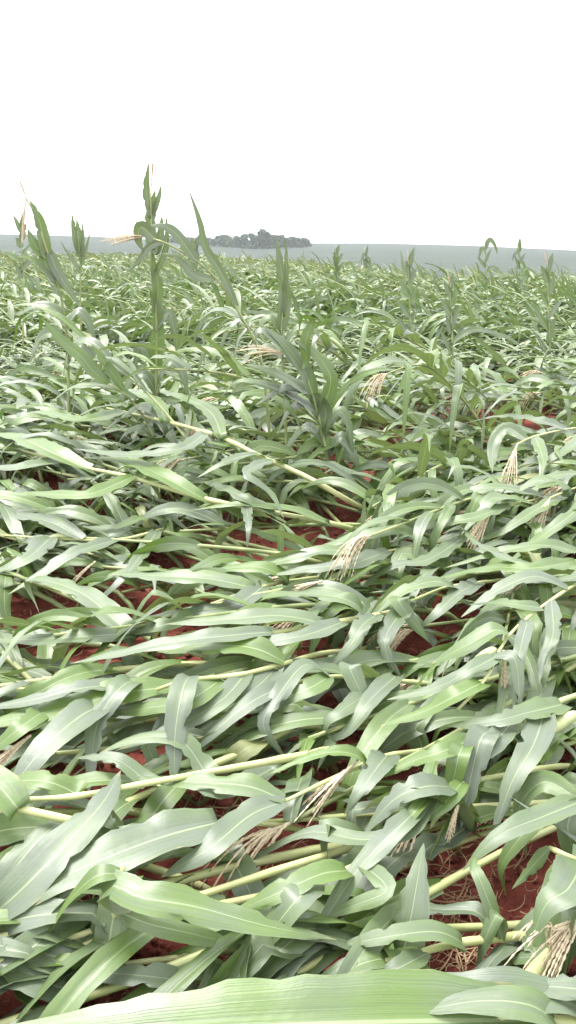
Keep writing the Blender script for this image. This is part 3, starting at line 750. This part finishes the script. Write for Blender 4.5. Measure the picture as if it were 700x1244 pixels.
stand('leaning corn plant with a dead drooping tip at the upper left edge', 6.0,
      [(84, 562), (82, 420), (72, 350), (60, 312), (48, 278), (37, 248), (31, 240)],
      [([(56, 305), (50, 275), (44, 258), (36, 242)], 12, dict(tint=.8, fold=.5, base=1, face=2)),
       ([(55, 308), (44, 300), (36, 284), (34, 278)], 11, dict(tint=.8, face=2)),
       ([(66, 335), (56, 322), (52, 300), (52, 285)], 11, dict(tint=.6, base=1, face=2)),
       ([(60, 306), (70, 330), (86, 355), (98, 374)], 10, dict(tint=.15, face=2)),
       ([(72, 350), (60, 330), (40, 315), (20, 312)], 9, dict(tint=.7, face=2)),
       ([(78, 385), (60, 372), (40, 372), (22, 384)], 12, dict(tint=.3, face=1)),
       ([(80, 400), (94, 378), (108, 392), (116, 420)], 12, dict(tint=.2, face=1)),
       ([(82, 425), (66, 405), (48, 412), (36, 440)], 13, dict(tint=.4, face=1)),
       ([(82, 445), (96, 420), (112, 432), (120, 462)], 13, dict(tint=.2, face=1))],
      tassel=[((32, 242), (22, 212), 4, .1, .2), ((32, 240), (24, 292), 7, .6, .1)], r=0.013, seed=43)
stand('small upright corn plant between the leaning plant and the tallest stalk', 10.5,
      [(98, 455), (98, 345), (97, 310), (94, 280)],
      [([(97, 312), (92, 290), (87, 258)], 7, dict(tint=.5, fold=.5, face=2)),
       ([(97, 308), (96, 285), (93, 266)], 8, dict(tint=.6, base=1, face=2)),
       ([(97, 318), (101, 295), (100, 268)], 4, dict(tint=.4, face=2)),
       ([(98, 325), (104, 305), (110, 280)], 3, dict(tint=.4, face=2)),
       ([(98, 330), (84, 310), (73, 292)], 4, dict(tint=.3, face=2))], seed=44)
stand('furled upright corn leaf pair before the right end of the distant woodland', 5.0,
      [(350, 620), (346, 480), (342, 410), (343, 380)],
      [([(342, 400), (346, 362), (342, 330), (336, 290)], 13, dict(tint=.35, fold=.45, base=.8, face=2)),
       ([(343, 385), (347, 345), (348, 310), (345, 284)], 6, dict(tint=.6, fold=.5, face=2)),
       ([(343, 405), (330, 385), (318, 392), (312, 410)], 10, dict(tint=.5, face=1)),
       ([(344, 420), (362, 398), (380, 400), (392, 415)], 9, dict(tint=.4, face=1)),
       ([(345, 440), (325, 420), (300, 430)], 11, dict(tint=.3))], r=0.012, seed=45)
stand('dark green corn plant half lodged, leaves and tassel swept left, in mid field', 4.9,
      [(404, 612), (398, 560), (390, 520), (380, 480), (366, 448), (350, 426), (340, 420)],
      [([(384, 498), (372, 455), (348, 420), (318, 394)], 17, dict(tint=.5, face=.6)),
       ([(382, 488), (352, 462), (320, 448), (296, 442)], 17, dict(tint=.5, face=.4)),
       ([(374, 462), (350, 430), (330, 408), (312, 402), (312, 428)], 15, dict(tint=.2, face=.4)),
       ([(388, 505), (402, 462), (384, 430), (356, 412)], 17, dict(tint=.6, face=.6)),
       ([(372, 440), (372, 412), (380, 390), (367, 386), (363, 406)], 12, dict(tint=.85, face=.6)),
       ([(386, 482), (396, 500), (392, 530), (384, 556)], 13, dict(tint=.5, face=.5)),
       ([(380, 480), (350, 470), (330, 480), (310, 492)], 15, dict(tint=.3, face=.4)),
       ([(388, 504), (362, 486), (330, 470), (292, 462), (268, 482)], 14, dict(tint=.4, face=.4)),
       ([(392, 520), (372, 492), (350, 500), (336, 530)], 16, dict(tint=.2, face=.4)),
       ([(394, 530), (412, 500), (424, 520), (430, 556)], 15, dict(tint=.3, face=.4)),
       ([(396, 545), (378, 520), (358, 530), (340, 560)], 16, dict(tint=.1, face=.4)),
       ([(398, 556), (414, 532), (428, 548), (440, 580)], 15, dict(tint=.2, face=.4))],
      tassel=[((346, 430), (294, 418), 9, .6, .35)], r=0.013, seed=46, front=True)
stand('two dark green blades jutting up left of the long mid-field stalk', 5.3,
      [(200, 596), (190, 540), (170, 500), (150, 478), (132, 466)],
      [([(112, 450), (98, 432), (76, 414), (50, 386)], 14, dict(tint=.95, fold=.4, face=1.5)),
       ([(150, 474), (134, 450), (124, 436), (111, 418)], 11, dict(tint=.95, fold=.4, face=1.5)),
       ([(165, 485), (130, 470), (90, 470), (60, 490)], 14, dict(tint=.4)),
       ([(200, 525), (176, 495), (150, 505), (120, 530)], 16, dict(tint=.2)),
       ([(192, 548), (176, 520), (150, 530), (136, 560)], 16, dict(tint=.3))], r=0.011, seed=47, front=True)
for k, (px, top, bot, Y, lab) in enumerate([
        (409, 300, 345, 15, 'dark thin standing corn plant just right of the distant woodland'),
        (445, 303, 345, 17, 'wispy standing corn plant, second right of the distant woodland'),
        (497, 306, 400, 11, 'upright corn plant with dark drooping top in front of the bluish hill'),
        (590, 292, 350, 16, 'tallest standing corn plant on the right against the bluish hill'),
        (631, 296, 350, 16.5, 'short-leaved standing corn plant, right of the tallest right-hand plant'),
        (666, 308, 420, 9.5, 'standing corn plant with fanned top near the right edge'),
        (26, 262, 330, 10, 'thin withered standing corn stalk at the far left edge'),
        (238, 288, 335, 12, 'small standing corn plant left of the distant woodland'),
        (548, 335, 420, 8.5, 'standing corn plant with pale stem in the crop right of centre')]):
    rr_ = random.Random(k + 300)
    H_ = bot - top
    lv = []
    for q in range(8):
        f = -0.1 + 1.0 * q / 7; sg = 1 if q % 2 else -1
        y0 = bot - H_ * f * 0.9; w = rr_.uniform(3.5, 6) * (12 / Y) ** 0.8
        up = rr_.uniform(0.18, 0.35) * H_; dx = sg * rr_.uniform(3, 18) * (1.3 - f) * 12 / Y
        if rr_.random() < 0.85: lv.append(([(px, y0), (px + dx * .6, y0 - up * .7), (px + dx, y0 - up)], w, dict(tint=rr_.random() * .6, face=2, fold=.5)))
        else: lv.append(([(px, y0), (px + dx, y0 - up * .6), (px + dx * 2.4, y0 - up * .2), (px + dx * 3, y0 + up * .3)], w, dict(tint=rr_.random() * .6, face=2)))
    g0 = proj((0, Y, gzp((px - 350) / FPX * Y, Y)))[1]
    stand(lab, Y, [(px + rr_.uniform(-2, 5), g0), (px + 2, bot), (px, (top + bot) / 2), (px - 1, top + H_ * .1)], lv,
          tassel=[((px - 1, top + H_ * .12), (px - 2 + rr_.uniform(-3, 3), top - 2), 4, .3, .25)], r=0.011, seed=60 + k)
N_HERO = len(PLANTS)

# ------------------------------------------------------------------ the flattened crop around them
def fall_dir(x, y, rnd):
    near = float(np.interp(x, [-.2, .6], [192, 222])); mid = float(np.interp(x, [0, 1.3], [144, 216]))
    t = float(np.interp(y, [2.4, 3.2], [0, 1])); u = float(np.interp(y, [6, 8.5], [0, 1]))
    a = (near * (1 - t) + mid * t) * (1 - u) + 168 * u
    a += rnd.gauss(0, 15 if y < 2.2 else 20)
    a = math.radians(a)
    return np.array([math.cos(a), math.sin(a), 0])

def sim_leaf(p, d, L, sag, rnd, n=18, wob=0.25):
    ds = L / (n - 1); P = [tuple(p)]
    x, y, z = p; dx, dy, dz = d
    wx, wy = rnd.gauss(0, wob), rnd.gauss(0, wob)
    kink = rnd.randrange(5, n - 3) if rnd.random() < 0.45 else -1
    for i in range(n - 1):
        s = i / n
        if i == kink:                                    # blade snapped over
            dx += rnd.gauss(0, .7); dy += rnd.gauss(0, .7) - .2; dz -= rnd.uniform(.3, 1.1)
        dz -= sag * ds * (0.35 + 1.6 * s); dx += wx * ds; dy += wy * ds
        k = 1 / math.sqrt(dx * dx + dy * dy + dz * dz); dx *= k; dy *= k; dz *= k
        x += dx * ds; y += dy * ds; z += dz * ds
        f = pile(x, y) + 0.012
        if z < f:
            z = min(f, z + 0.05); dz = max(dz * 0.2, -0.1)
        P.append((x, y, z))
    return np.array(P)

def crop_plant(x, y, rnd, individual):
    d = fall_dir(x, y, rnd); base = np.array([x, y, gzp(x, y) - 0.01])
    L = rnd.uniform(1.45, 1.95)
    rise = rnd.uniform(0.06, 0.24) if y < 3 else (rnd.uniform(0.05, 0.28) if y < 4.6 else rnd.uniform(0.1, 0.42))
    pts = [base]
    half = rnd.random() < (0.0 if y < 4.6 else 0.04)         # a few are only half down
    n = 9; hgt = 0
    for i in range(1, n + 1):
        s = i / n
        q = base + d * L * (s - 0.06 * (1 - s)) 
        if half: z = 1.1 * rnd.uniform(.8, 1) * math.sin(s * 1.7) 
        else: z = rise * math.sin(min(1, s * 2.2) * math.pi / 2) + rnd.uniform(-0.02, 0.02)
        q[2] = gzp(q[0], q[1]) + z
        q[1] += 0.05 * math.sin(3 * s + x * 7)
        q[2] = max(q[2], min(pile(q[0], q[1]) + 0.015, gzp(q[0], q[1]) + (0.42 if y < 3 else 0.22)))
        pts.append(q)
    for _ in range(3):                                      # stalks stay stiff: even out the kinks
        for i in range(2, n): pts[i] = pts[i] * .4 + (pts[i - 1] + pts[i + 1]) * .3
    P = catmull(pts, 20)
    side = np.array([-d[1], d[0], 0.0])
    leaves = []
    nl = rnd.randint(10, 13) + (3 if 3.6 < y < 7.5 else 0)
    ph = rnd.uniform(-0.6, 0.6)
    for k in range(nl):
        s = 0.18 + 0.80 * k / (nl - 1)
        p = P[min(19, int(s * 19))]
        T = nrm(P[min(19, int(s * 19) + 1)] - P[max(0, int(s * 19) - 1)])
        best = None
        for tr in range(7):
            sg = (1 if k % 2 else -1)
            roll = ph + rnd.gauss(0, 0.35)
            out = side * sg * math.cos(roll) + np.array([0, 0, 1]) * (abs(math.sin(roll)) + (0.35 if y < 3.2 else 0.6))
            v = nrm(T * rnd.uniform(1.0, 1.9) + out * (rnd.uniform(0.35, 0.85) if y < 3.2 else rnd.uniform(0.45, 1.3)))
            LL = rnd.uniform(0.45, 1.08) * (1 - 0.35 * abs(s - 0.55)) * (0.8 if tr > 2 else 1)
            stiff = y > 3.6 and rnd.random() < (0.10 if y < 6 else 0.14)
            sag = rnd.uniform(0.8, 1.6) if stiff else rnd.uniform(2.2, 5.5) if y < 3.2 else rnd.uniform(1.6, 5.5)
            Q = sim_leaf(p, v, LL, sag, rnd)
            w = rnd.uniform(0.050, 0.088) * (0.75 if s > 0.9 else 1)
            E = spread(Q, w) if y < 8 else None
            g = gap_share(E) * 2.5 + max(0, cover_share(E) - .12) + .09 * max(0, stalk_hits(E) - 1) if y < 8 else 0
            if best is None or g < best[0]: best = (g, Q, w)
            if g < 0.04: break
        if best[0] > 0.17: continue
        g, Q, w = best
        leaves.append((Q, w)); splat(Q, np.full(len(Q), w * 0.8))
    splat(P, np.full(len(P), 0.03))
    return base, d, P, leaves

STALKS = []                                    # (root, stalk points, base)
# planting grid: rows 0.5 m apart
cands = []
rowang = math.radians(12)
for i in range(-40, 60):
    for j in range(-80, 80):
        a = i * 0.43 + random.gauss(0, 0.05); b = j * 0.31 + random.gauss(0, 0.06)
        x = b * math.cos(rowang) - a * math.sin(rowang); y = b * math.sin(rowang) + a * math.cos(rowang)
        if y < 0.9 or y > 13.2: continue
        rnd = random.Random(i * 1009 + j)
        if rnd.random() < 0.06: continue
        m = np.array([x - 0.9, y + 0.1, 0.2]); px, py, _ = proj(m)
        px2, _, _ = proj((x, y, 0.1)); px3, _, _ = proj((x - 1.6, y, 0.1))
        mar = 120 + 200 / max(y, 1)
        if min(px2, px3) > 700 + mar or max(px2, px3) < -mar: continue
        cands.append((y, x, rnd, px2, px3))
cands.sort(key=lambda c: -c[0])                # far first, near plants come to lie on top
inview = [c for c in sorted(cands, key=lambda c: c[0]) if min(c[3], c[4]) < 690 and max(c[3], c[4]) > 10]
keep = set(id(c) for c in inview[:300 - N_HERO])
FILL = []
stuff_V, stuff_F, stuff_uv, stuff_t, so = [], [], [], [], 0
extra_stalk = []
for c in cands:
    y, x, rnd = c[0], c[1], c[2]
    base, d, P, leaves = crop_plant(x, y, rnd, True)
    if not leaves: continue
    if id(c) in keep:
        root = empty('corn_plant', base, '', 'corn plant', 'toppled corn plants of the field')
        link('stalk', stalk_mesh(P, rnd.uniform(.011, .0145), rnd, base, 8), M_STALK if y < 2.8 else M_SHEATH, root)
        for Q, w in leaves:
            me = leaf_mesh(Q, w, np.array([0, 0, 1.0]), rnd, 7 if y < 5 else 5, rnd.uniform(.15, .5), rnd.uniform(.006, .014),
                           (rnd.gauss(0, .4), rnd.gauss(0, 1.2)), base, .45, None, 1.4 if rnd.random() < .55 else 0)
            link('leaf', me, M_LEAF, root)
        feats = []
        if rnd.random() < (0.55 if y < 2.6 else (0.6 if x > 1.2 else 0.14)):
            T = nrm(P[-1] - P[-3]); 
            link('tassel', tassel_mesh(P[-1], T + np.array([0, 0, .15]), rnd.uniform(.25, .36), rnd, base, 12, 1.5, .5, pile), M_TASSEL, root); feats.append('tassel')
        if y > 3.2 and rnd.random() < 0.14:
            T = nrm(P[11] - P[9]); ear_parts(P[10], T + np.array([0, -.2, .12]), .19, rnd, root, base); feats.append('ear')
        finish(root, P, feats); STALKS.append((root, P, base))
        for Q, w in leaves: FILL.append((Q, w))
    else:
        V, F = tube(P, np.linspace(.011, .005, len(P)), 6); extra_stalk.append((V, F))
        for Q, w in leaves:
            me_args = Q[::2]; n = len(me_args)
            T = np.gradient(me_args, axis=0); sd_ = np.cross(T, [0, 0, 1]); sd_ /= np.linalg.norm(sd_, axis=1)[:, None] + 1e-6
            s = np.linspace(0, 1, n); ww = (w * profile(s, .45) / 2)[:, None]
            V = np.stack([me_args - sd_ * ww + [0, 0, .01], me_args, me_args + sd_ * ww + [0, 0, .01]], 1).reshape(-1, 3)[:]
            V = V.reshape(n, 3, 3)[:, ::-1].reshape(-1, 3)
            idx = np.arange(n * 3).reshape(n, 3)
            F = np.stack([idx[:-1, :-1], idx[:-1, 1:], idx[1:, 1:], idx[1:, :-1]], -1).reshape(-1, 4)
            stuff_V.append(V); stuff_F.append(F + so); so += len(V)
            stuff_uv.append(np.stack([np.tile([1, .5, 0], n), np.repeat(s, 3)], 1)); stuff_t.append(np.full(len(V), rnd.random()))

# lower leaves that close the mat where soil would show between the open gaps
for Q, w in FILL:
    if Q[:, 1].min() < 7: cover_put(spread(catmull(Q, 60), w)); cover_put(spread(catmull(Q, 60), w * .4))
frnd = random.Random(12); added = 0
SP = np.vstack([P for _, P, _ in STALKS]); SI = np.repeat(np.arange(len(STALKS)), 20)
cells = [(a, b) for a in range(0, 175, 2) for b in range(100, 307, 2)]; frnd.shuffle(cells)
for n_, (a, b) in enumerate(cells + cells):
    if (COVER[max(0, a - 1):a + 2, b - 1:b + 2] < 1e8).mean() > .5: continue
    t = at(a * 4 + 2, b * 4 + 2, 0.05)
    if gap_share(t[None]) > 0: continue
    dq = SP - t; ok = (dq[:, 0] > -0.5) & ((dq[:, :2] ** 2).sum(1) > .01)
    if not ok.any(): continue
    dd = np.where(ok, (dq[:, :2] ** 2).sum(1), 9e9); k = int(dd.argmin())
    if dd[k] > 1.05 ** 2: continue
    root, P, base = STALKS[SI[k]]
    p0 = SP[k]; v = t - p0; v[2] = 0; h = nrm(v); L = np.linalg.norm(v) + frnd.uniform(.2, .38)
    Q = sim_leaf(p0, nrm(h + np.array([0, 0, .12])), max(.45, L), frnd.uniform(3, 6), frnd, wob=.15)
    w = frnd.uniform(.06, .088); E = spread(Q, w)
    if gap_share(E) > .08 or cover_share(E) > .7 or stalk_hits(E) > (1 if n_ < len(cells) else 4): continue
    link('leaf', leaf_mesh(Q, w, np.array([0, 0, 1.0]), frnd, 7, frnd.uniform(.15, .4), frnd.uniform(.006, .014), (frnd.gauss(0, .2), frnd.gauss(0, .5)), base, .45), M_LEAF, root)
    cover_put(spread(catmull(Q, 60), w)); cover_put(spread(catmull(Q, 60), w * .4)); splat(Q, np.full(len(Q), w * .8)); added += 1


# ------------------------------------------------------------------ the rest of the crop, out to where the field dips away
def far_leaves(n, r0, r1, L, W, seg, hmax, azmax, sharp):
    g = np.random.default_rng(int(r0 * 10))
    r = np.sqrt(g.uniform(r0 * r0, r1 * r1, n)); az = g.uniform(-azmax, azmax, n)
    x = r * az; y = r
    gz0 = gz(x, y)
    clump = np.array([mnoise.noise(Vector((a * 0.35, b * 0.35, 0))) for a, b in zip(x, y)])
    z = gz0 + np.clip(g.uniform(0.12, 1.0, n) ** 0.8 * hmax * (1 + 0.85 * clump), 0.08, None)
    a = np.radians(170 + g.normal(0, 42, n)); el = np.radians(np.where(g.random(n) < sharp, g.uniform(45, 85, n), g.uniform(-25, 32, n)))
    LL = L * g.uniform(.6, 1.1, n); WW = W * g.uniform(.7, 1.15, n)
    sag = g.uniform(2.0, 6.5, n) * np.where(el > .6, .45, 1)
    d = np.stack([np.cos(a) * np.cos(el), np.sin(a) * np.cos(el), np.sin(el)], 1)
    p = np.stack([x, y, z], 1); Ps = [p]
    for k in range(seg):
        d = d.copy(); d[:, 2] -= sag * LL / seg * (.4 + 1.4 * k / seg); d /= np.linalg.norm(d, axis=1)[:, None]
        p = p + d * (LL / seg)[:, None]
        p[:, 2] = np.maximum(p[:, 2], gz0 + .05); Ps.append(p)
    P = np.stack(Ps, 1)                                        # n, seg+1, 3
    T = np.gradient(P, axis=1)
    up = np.array([0, 0, 1.0]); S = np.cross(T, up); S /= np.linalg.norm(S, axis=2)[..., None] + 1e-6
    N = np.cross(S, T); N /= np.linalg.norm(N, axis=2)[..., None] + 1e-6
    tw = (g.normal(0, .7, n)[:, None] + g.normal(0, 1.1, n)[:, None] * np.linspace(0, 1, seg + 1))[..., None]
    S, N = S * np.cos(tw) + N * np.sin(tw), N * np.cos(tw) - S * np.sin(tw)
    s = np.linspace(0, 1, seg + 1)
    hw = (WW[:, None] * profile(s, .45)[None] / 2)[..., None]
    V = np.stack([P - S * hw + N * hw * .35, P, P + S * hw + N * hw * .35], 2)   # n, seg+1, 3, 3
    m = (seg + 1) * 3
    idx = np.arange(m).reshape(seg + 1, 3)
    F0 = np.stack([idx[:-1, :-1], idx[:-1, 1:], idx[1:, 1:], idx[1:, :-1]], -1).reshape(-1, 4)
    F = (F0[None] + (np.arange(n) * m)[:, None, None]).reshape(-1, 4)
    uv = np.tile(np.stack([np.tile([0, .5, 1], seg + 1), np.repeat(s, 3)], 1), (n, 1))
    return V.reshape(-1, 3), F, uv, np.repeat(g.random(n), m)
for args in [(24000, 11.0, 24, .78, .080, 7, .62, .52, .04), (22000, 22, 45, .85, .095, 6, .66, .46, .04), (34000, 43, 120, 1.1, .16, 4, .72, .44, .03)]:
    V, F, uv, t = far_leaves(*args)
    stuff_V.append(V); stuff_F.append(F + so); so += len(V); stuff_uv.append(uv); stuff_t.append(t)
o = link('maize_crop', quick_mesh('maize_crop', np.vstack(stuff_V), np.vstack(stuff_F), np.vstack(stuff_uv), np.concatenate(stuff_t)), M_LEAF)
o['kind'] = 'stuff'; o['label'] = 'matted leaves of the flattened maize crop stretching away to the skyline'; o['category'] = 'crop'
g = np.random.default_rng(99)
for k in range(900):
    r = math.sqrt(g.uniform(12 ** 2, 42 ** 2)); az = g.uniform(-.46, .46); x, y = r * az, r; b = gzp(x, y)
    a = math.radians(g.normal(172, 25)); h = g.uniform(.3, .75); e = g.uniform(0.0, .5)
    p0 = np.array([x, y, b + .05]); p1 = p0 + np.array([math.cos(a) * .5, math.sin(a) * .5, h]); p2 = p1 + np.array([math.cos(a) * .9, math.sin(a) * .9, e])
    extra_stalk.append(tube(catmull([p0, p1, p2], 5), np.linspace(.012, .005, 5), 4))
V, F = join(extra_stalk)
o = link('maize_stems', quick_mesh('maize_stems', V, F), M_SHEATH)
o['kind'] = 'stuff'; o['label'] = 'pale stems showing through the farther flattened maize'; o['category'] = 'crop'

# ------------------------------------------------------------------ litter and clods on the bare soil
def clods():
    t = (1 + 5 ** .5) / 2
    ico = np.array([(-1, t, 0), (1, t, 0), (-1, -t, 0), (1, -t, 0), (0, -1, t), (0, 1, t), (0, -1, -t), (0, 1, -t), (t, 0, -1), (t, 0, 1), (-t, 0, -1), (-t, 0, 1)], float) / 1.9
    fc = np.array([(0, 11, 5), (0, 5, 1), (0, 1, 7), (0, 7, 10), (0, 10, 11), (1, 5, 9), (5, 11, 4), (11, 10, 2), (10, 7, 6), (7, 1, 8), (3, 9, 4), (3, 4, 2), (3, 2, 6), (3, 6, 8), (3, 8, 9), (4, 9, 5), (2, 4, 11), (6, 2, 10), (8, 6, 7), (9, 8, 1)])
    g = np.random.default_rng(5); Vs, Fs, o = [], [], 0
    for k in range(5200):
        y = 1.0 + 5.2 * g.random() ** 1.3; x = g.uniform(-.5, .5) * y
        s = min(.035, .0045 * math.exp(g.normal(.3, .6)))
        V = ico * s * g.uniform(.7, 1.3, (12, 1)) * np.array([g.uniform(.8, 1.4), 1, g.uniform(.5, .9)])
        Vs.append(V + [x, y, 0.004 + 0.022 * mnoise.noise(Vector((x, y, 0)) * 4.0) + 0.014 * mnoise.noise(Vector((x, y, 0)) * 13.0) - .008 + s * .3]); Fs.append(fc + o); o += 12
    ob = link('soil_clods', quick_mesh('soil_clods', np.vstack(Vs), np.vstack(Fs), smooth_on=False), M_CLOD)
    ob['kind'] = 'stuff'; ob['label'] = 'crumbly red clods scattered over the bare soil'; ob['category'] = 'soil'
clods()
def litter():
    g = np.random.default_rng(8); parts = []
    def strip(x, y, a, L, w, curl):
        n = 6; s = np.linspace(-.5, .5, n); d = np.array([math.cos(a), math.sin(a), 0]); q = np.array([-d[1], d[0], 0])
        z0 = 0.012 + 0.022 * mnoise.noise(Vector((x, y, 0)) * 4.0) + g.uniform(0, .012)
        tilt = g.normal(0, .12)
        P = np.array([x, y, z0]) + d * (s * L)[:, None] + q * (curl * L * s * s)[:, None] + np.array([0, 0, 1]) * (np.abs(tilt) * (s + .5) * L)[:, None]
        return tube(P, np.full(n, w) * np.linspace(1, .5, n), 4)
    for k in range(2300):
        y = 1.1 + 5.0 * g.random() ** 1.4; x = g.uniform(-.5, .5) * y
        parts.append(strip(x, y, g.uniform(0, 6.28), g.uniform(.015, .09), g.uniform(.0006, .0024), g.normal(0, 1.0)))
    for (px, py, n) in ((545, 1165, 60), (560, 1085, 30), (605, 1050, 10), (240, 705, 30), (330, 1040, 14), (360, 745, 40), (275, 1000, 12), (70, 1095, 25), (130, 700, 30)):
        c = at(px, py, 0)
        for k in range(n):
            parts.append(strip(c[0] + g.normal(0, .06), c[1] + g.normal(0, .06), g.normal(.6, .9), g.uniform(.04, .17), g.uniform(.0008, .0034), g.normal(0, .9)))
    V, F = join(parts)
    ob = link('straw_litter', quick_mesh('straw_litter', V, F), M_STRAW)
    ob['kind'] = 'stuff'; ob['label'] = 'dry straw litter strewn over the red soil'; ob['category'] = 'straw'
litter()

# ------------------------------------------------------------------ woodland on the skyline
ORD = ['first', 'second', 'third', 'fourth', 'fifth', 'sixth', 'seventh', 'eighth', 'ninth', 'tenth', 'eleventh', 'twelfth', 'thirteenth', 'fourteenth', 'fifteenth', 'sixteenth', 'seventeenth', 'eighteenth', 'nineteenth', 'twentieth', 'twenty-first', 'twenty-second', 'twenty-third', 'twenty-fourth']
def tree(px, top, D, wpx, label, seed):
    g = np.random.default_rng(seed)
    x = (px - 350) / FPX * D; z0 = gzp(x, D)
    zt = CAM_H + (HZ - top) / FPX * D; H = max(6.0, zt - z0); R = wpx / FPX * D / 2
    root = empty('tree', (x, D, z0), label, 'tree', 'trees of the woodland on the skyline')
    parts = [tube(np.array([[0, 0, -.3], [.2, .1, H * .3], [.3, 0, H * .6]]), np.array([.45, .32, .18]), 6)]
    for k in range(4):
        a = g.uniform(0, 6.28); parts.append(tube(np.array([[.2, .1, H * .3], [math.cos(a) * R * .4, math.sin(a) * R * .4, H * .55], [math.cos(a) * R * .6, math.sin(a) * R * .6, H * .7]]), np.array([.2, .13, .05]), 5))
    V, F = join(parts); link('trunk', quick_mesh('trunk', V, F), M_BARK, root)
    nb = 16; bz = g.uniform(.10, .80, nb); bz[0] = .86; bc = np.stack([g.normal(0, R * .5, nb) * (1.15 - bz * .7), g.normal(0, R * .5, nb) * (1.15 - bz * .7), bz * H], 1); br = g.uniform(.28, .55, nb) * R
    n = 2600; k = g.integers(0, nb, n); dv = g.normal(0, 1, (n, 3)); dv /= np.linalg.norm(dv, axis=1)[:, None]
    c = bc[k] + dv * (br[k] * g.uniform(.55, 1.08, n))[:, None] * np.array([1, 1, .75])
    c[:, 2] = np.where(c[:, 2] > H, H - g.uniform(0, .25, n) * H, np.maximum(c[:, 2], .8))
    t1 = g.normal(0, 1, (n, 3)); t1 /= np.linalg.norm(t1, axis=1)[:, None]; t2 = np.cross(t1, g.normal(0, 1, (n, 3))); t2 /= np.linalg.norm(t2, axis=1)[:, None]
    s = g.uniform(.35, .85, n)[:, None]
    V = np.stack([c - t1 * s - t2 * s * .6, c + t1 * s - t2 * s * .5, c + t1 * s * .8 + t2 * s * .7, c - t1 * s * .7 + t2 * s * .6], 1).reshape(-1, 3)
    F = np.arange(n * 4).reshape(-1, 4)
    link('crown', quick_mesh('crown', V, F, smooth_on=False), M_CROWN, root)
TR = [(206, 293.5, 850, 12), (214, 293, 840, 12), (222, 291, 820, 14), (236, 291, 800, 14), (248, 289, 760, 15), (259, 289, 760, 14), (270, 287, 740, 15), (281, 285.5, 740, 14), (291, 287, 720, 13),
      (301, 285, 720, 14), (310, 284, 700, 13), (319, 279, 700, 14), (327, 282, 700, 12), (336, 286, 720, 14), (346, 286, 720, 14), (355, 288, 740, 13), (364, 289, 740, 13), (371, 292, 760, 9)]
for k, (px, top, D, w) in enumerate(TR):
    q = 'tallest, ' if top == 279 else ''
    tree(px, top + .6, D, w * 1.2, f'hazy bluish tree of the skyline woodland, {q}{ORD[k]} from the left', 500 + k)

# ------------------------------------------------------------------ labels that single out each toppled plant
LM = [(405, 625, 'the mid-field soil gap'), (150, 703, 'the left-hand red soil gap'), (185, 330, 'the tallest standing stalk'), (60, 320, 'the leaning upper-left plant'),
      (340, 340, 'the furled upright leaf pair'), (375, 460, 'the dark half-lodged plant'), (590, 330, 'the tallest right-hand standing plant'), (666, 370, 'the fan-topped right plant'),
      (497, 360, 'the plant before the hill'), (540, 757, 'the small dark soil hole'), (600, 1065, 'the lower-right red soil'), (208, 1163, 'the lower-left red soil'),
      (400, 955, 'the foreground centre tassel'), (480, 1020, 'the dangling lower-right tassel'), (213, 890, 'the dagger-like hanging leaf'), (62, 655, 'the two dry-silked ears'),
      (270, 532, 'the long mid-field stalk'), (590, 950, 'the hanging pointed leaves'), (620, 770, 'the combed stalk at right'), (548, 390, 'the pale-stemmed standing plant'),
      (80, 415, 'the two dark jutting blades'), (330, 1020, 'the red gap below the tassel'), (90, 998, 'the thick snapped stalk'), (450, 330, 'the wispy standing plant'), (97, 300, 'the small upright plant')]
buckets = {}
for rec in PLANTS[N_HERO:]:
    root, x, y, feats = rec
    x_, y_ = min(max(x, -200), 900), y
    k = min(range(len(LM)), key=lambda q: (LM[q][0] - x_) ** 2 + ((LM[q][1] - y_) * 2.0) ** 2)
    dx, dy = x_ - LM[k][0], y_ - LM[k][1]
    dr = ('right of' if dx > 0 else 'left of') if abs(dx) > 1.4 * abs(dy) else ('below' if dy > 0 else 'above')
    ft = 'with tassel and ear' if len(feats) == 2 else ('with a straw tassel' if 'tassel' in feats else ('with an ear' if feats else 'without tassel'))
    buckets.setdefault((dr, k, ft), []).append((dx * dx + 4 * dy * dy, root))
for (dr, k, ft), lst in buckets.items():
    lst.sort(key=lambda q: q[0])
    for i, (_, root) in enumerate(lst):
        q = 'nearest' if i == 0 else ORD[i] + ' nearest'
        root['label'] = f'toppled corn plant {ft}, {q} {dr} {LM[k][2]}'

# ------------------------------------------------------------------ haze
import bmesh
bm = bmesh.new(); bmesh.ops.create_cube(bm, size=1.0)
zmin = float(-80); zmax = 32.0
for v in bm.verts: v.co = Vector((v.co.x * 6400, v.co.y * 6400, zmin if v.co.z < 0 else zmax))
me = bpy.data.meshes.new('haze'); bm.to_mesh(me); bm.free()
mh = bpy.data.materials.new('haze_air'); mh.use_nodes = True; hn = mh.node_tree.nodes; hn.clear()
out = hn.new('ShaderNodeOutputMaterial'); pv = hn.new('ShaderNodeVolumePrincipled')
pv.inputs['Color'].default_value = (0.88, 0.93, 1.0, 1); pv.inputs['Density'].default_value = HAZE_DENSITY; pv.inputs['Anisotropy'].default_value = 0.2
mh.node_tree.links.new(pv.outputs[0], out.inputs['Volume'])
hz = link('haze', me, mh); hz['kind'] = 'stuff'; hz['label'] = 'pale haze filling the air over the field and far hills'; hz['category'] = 'haze'
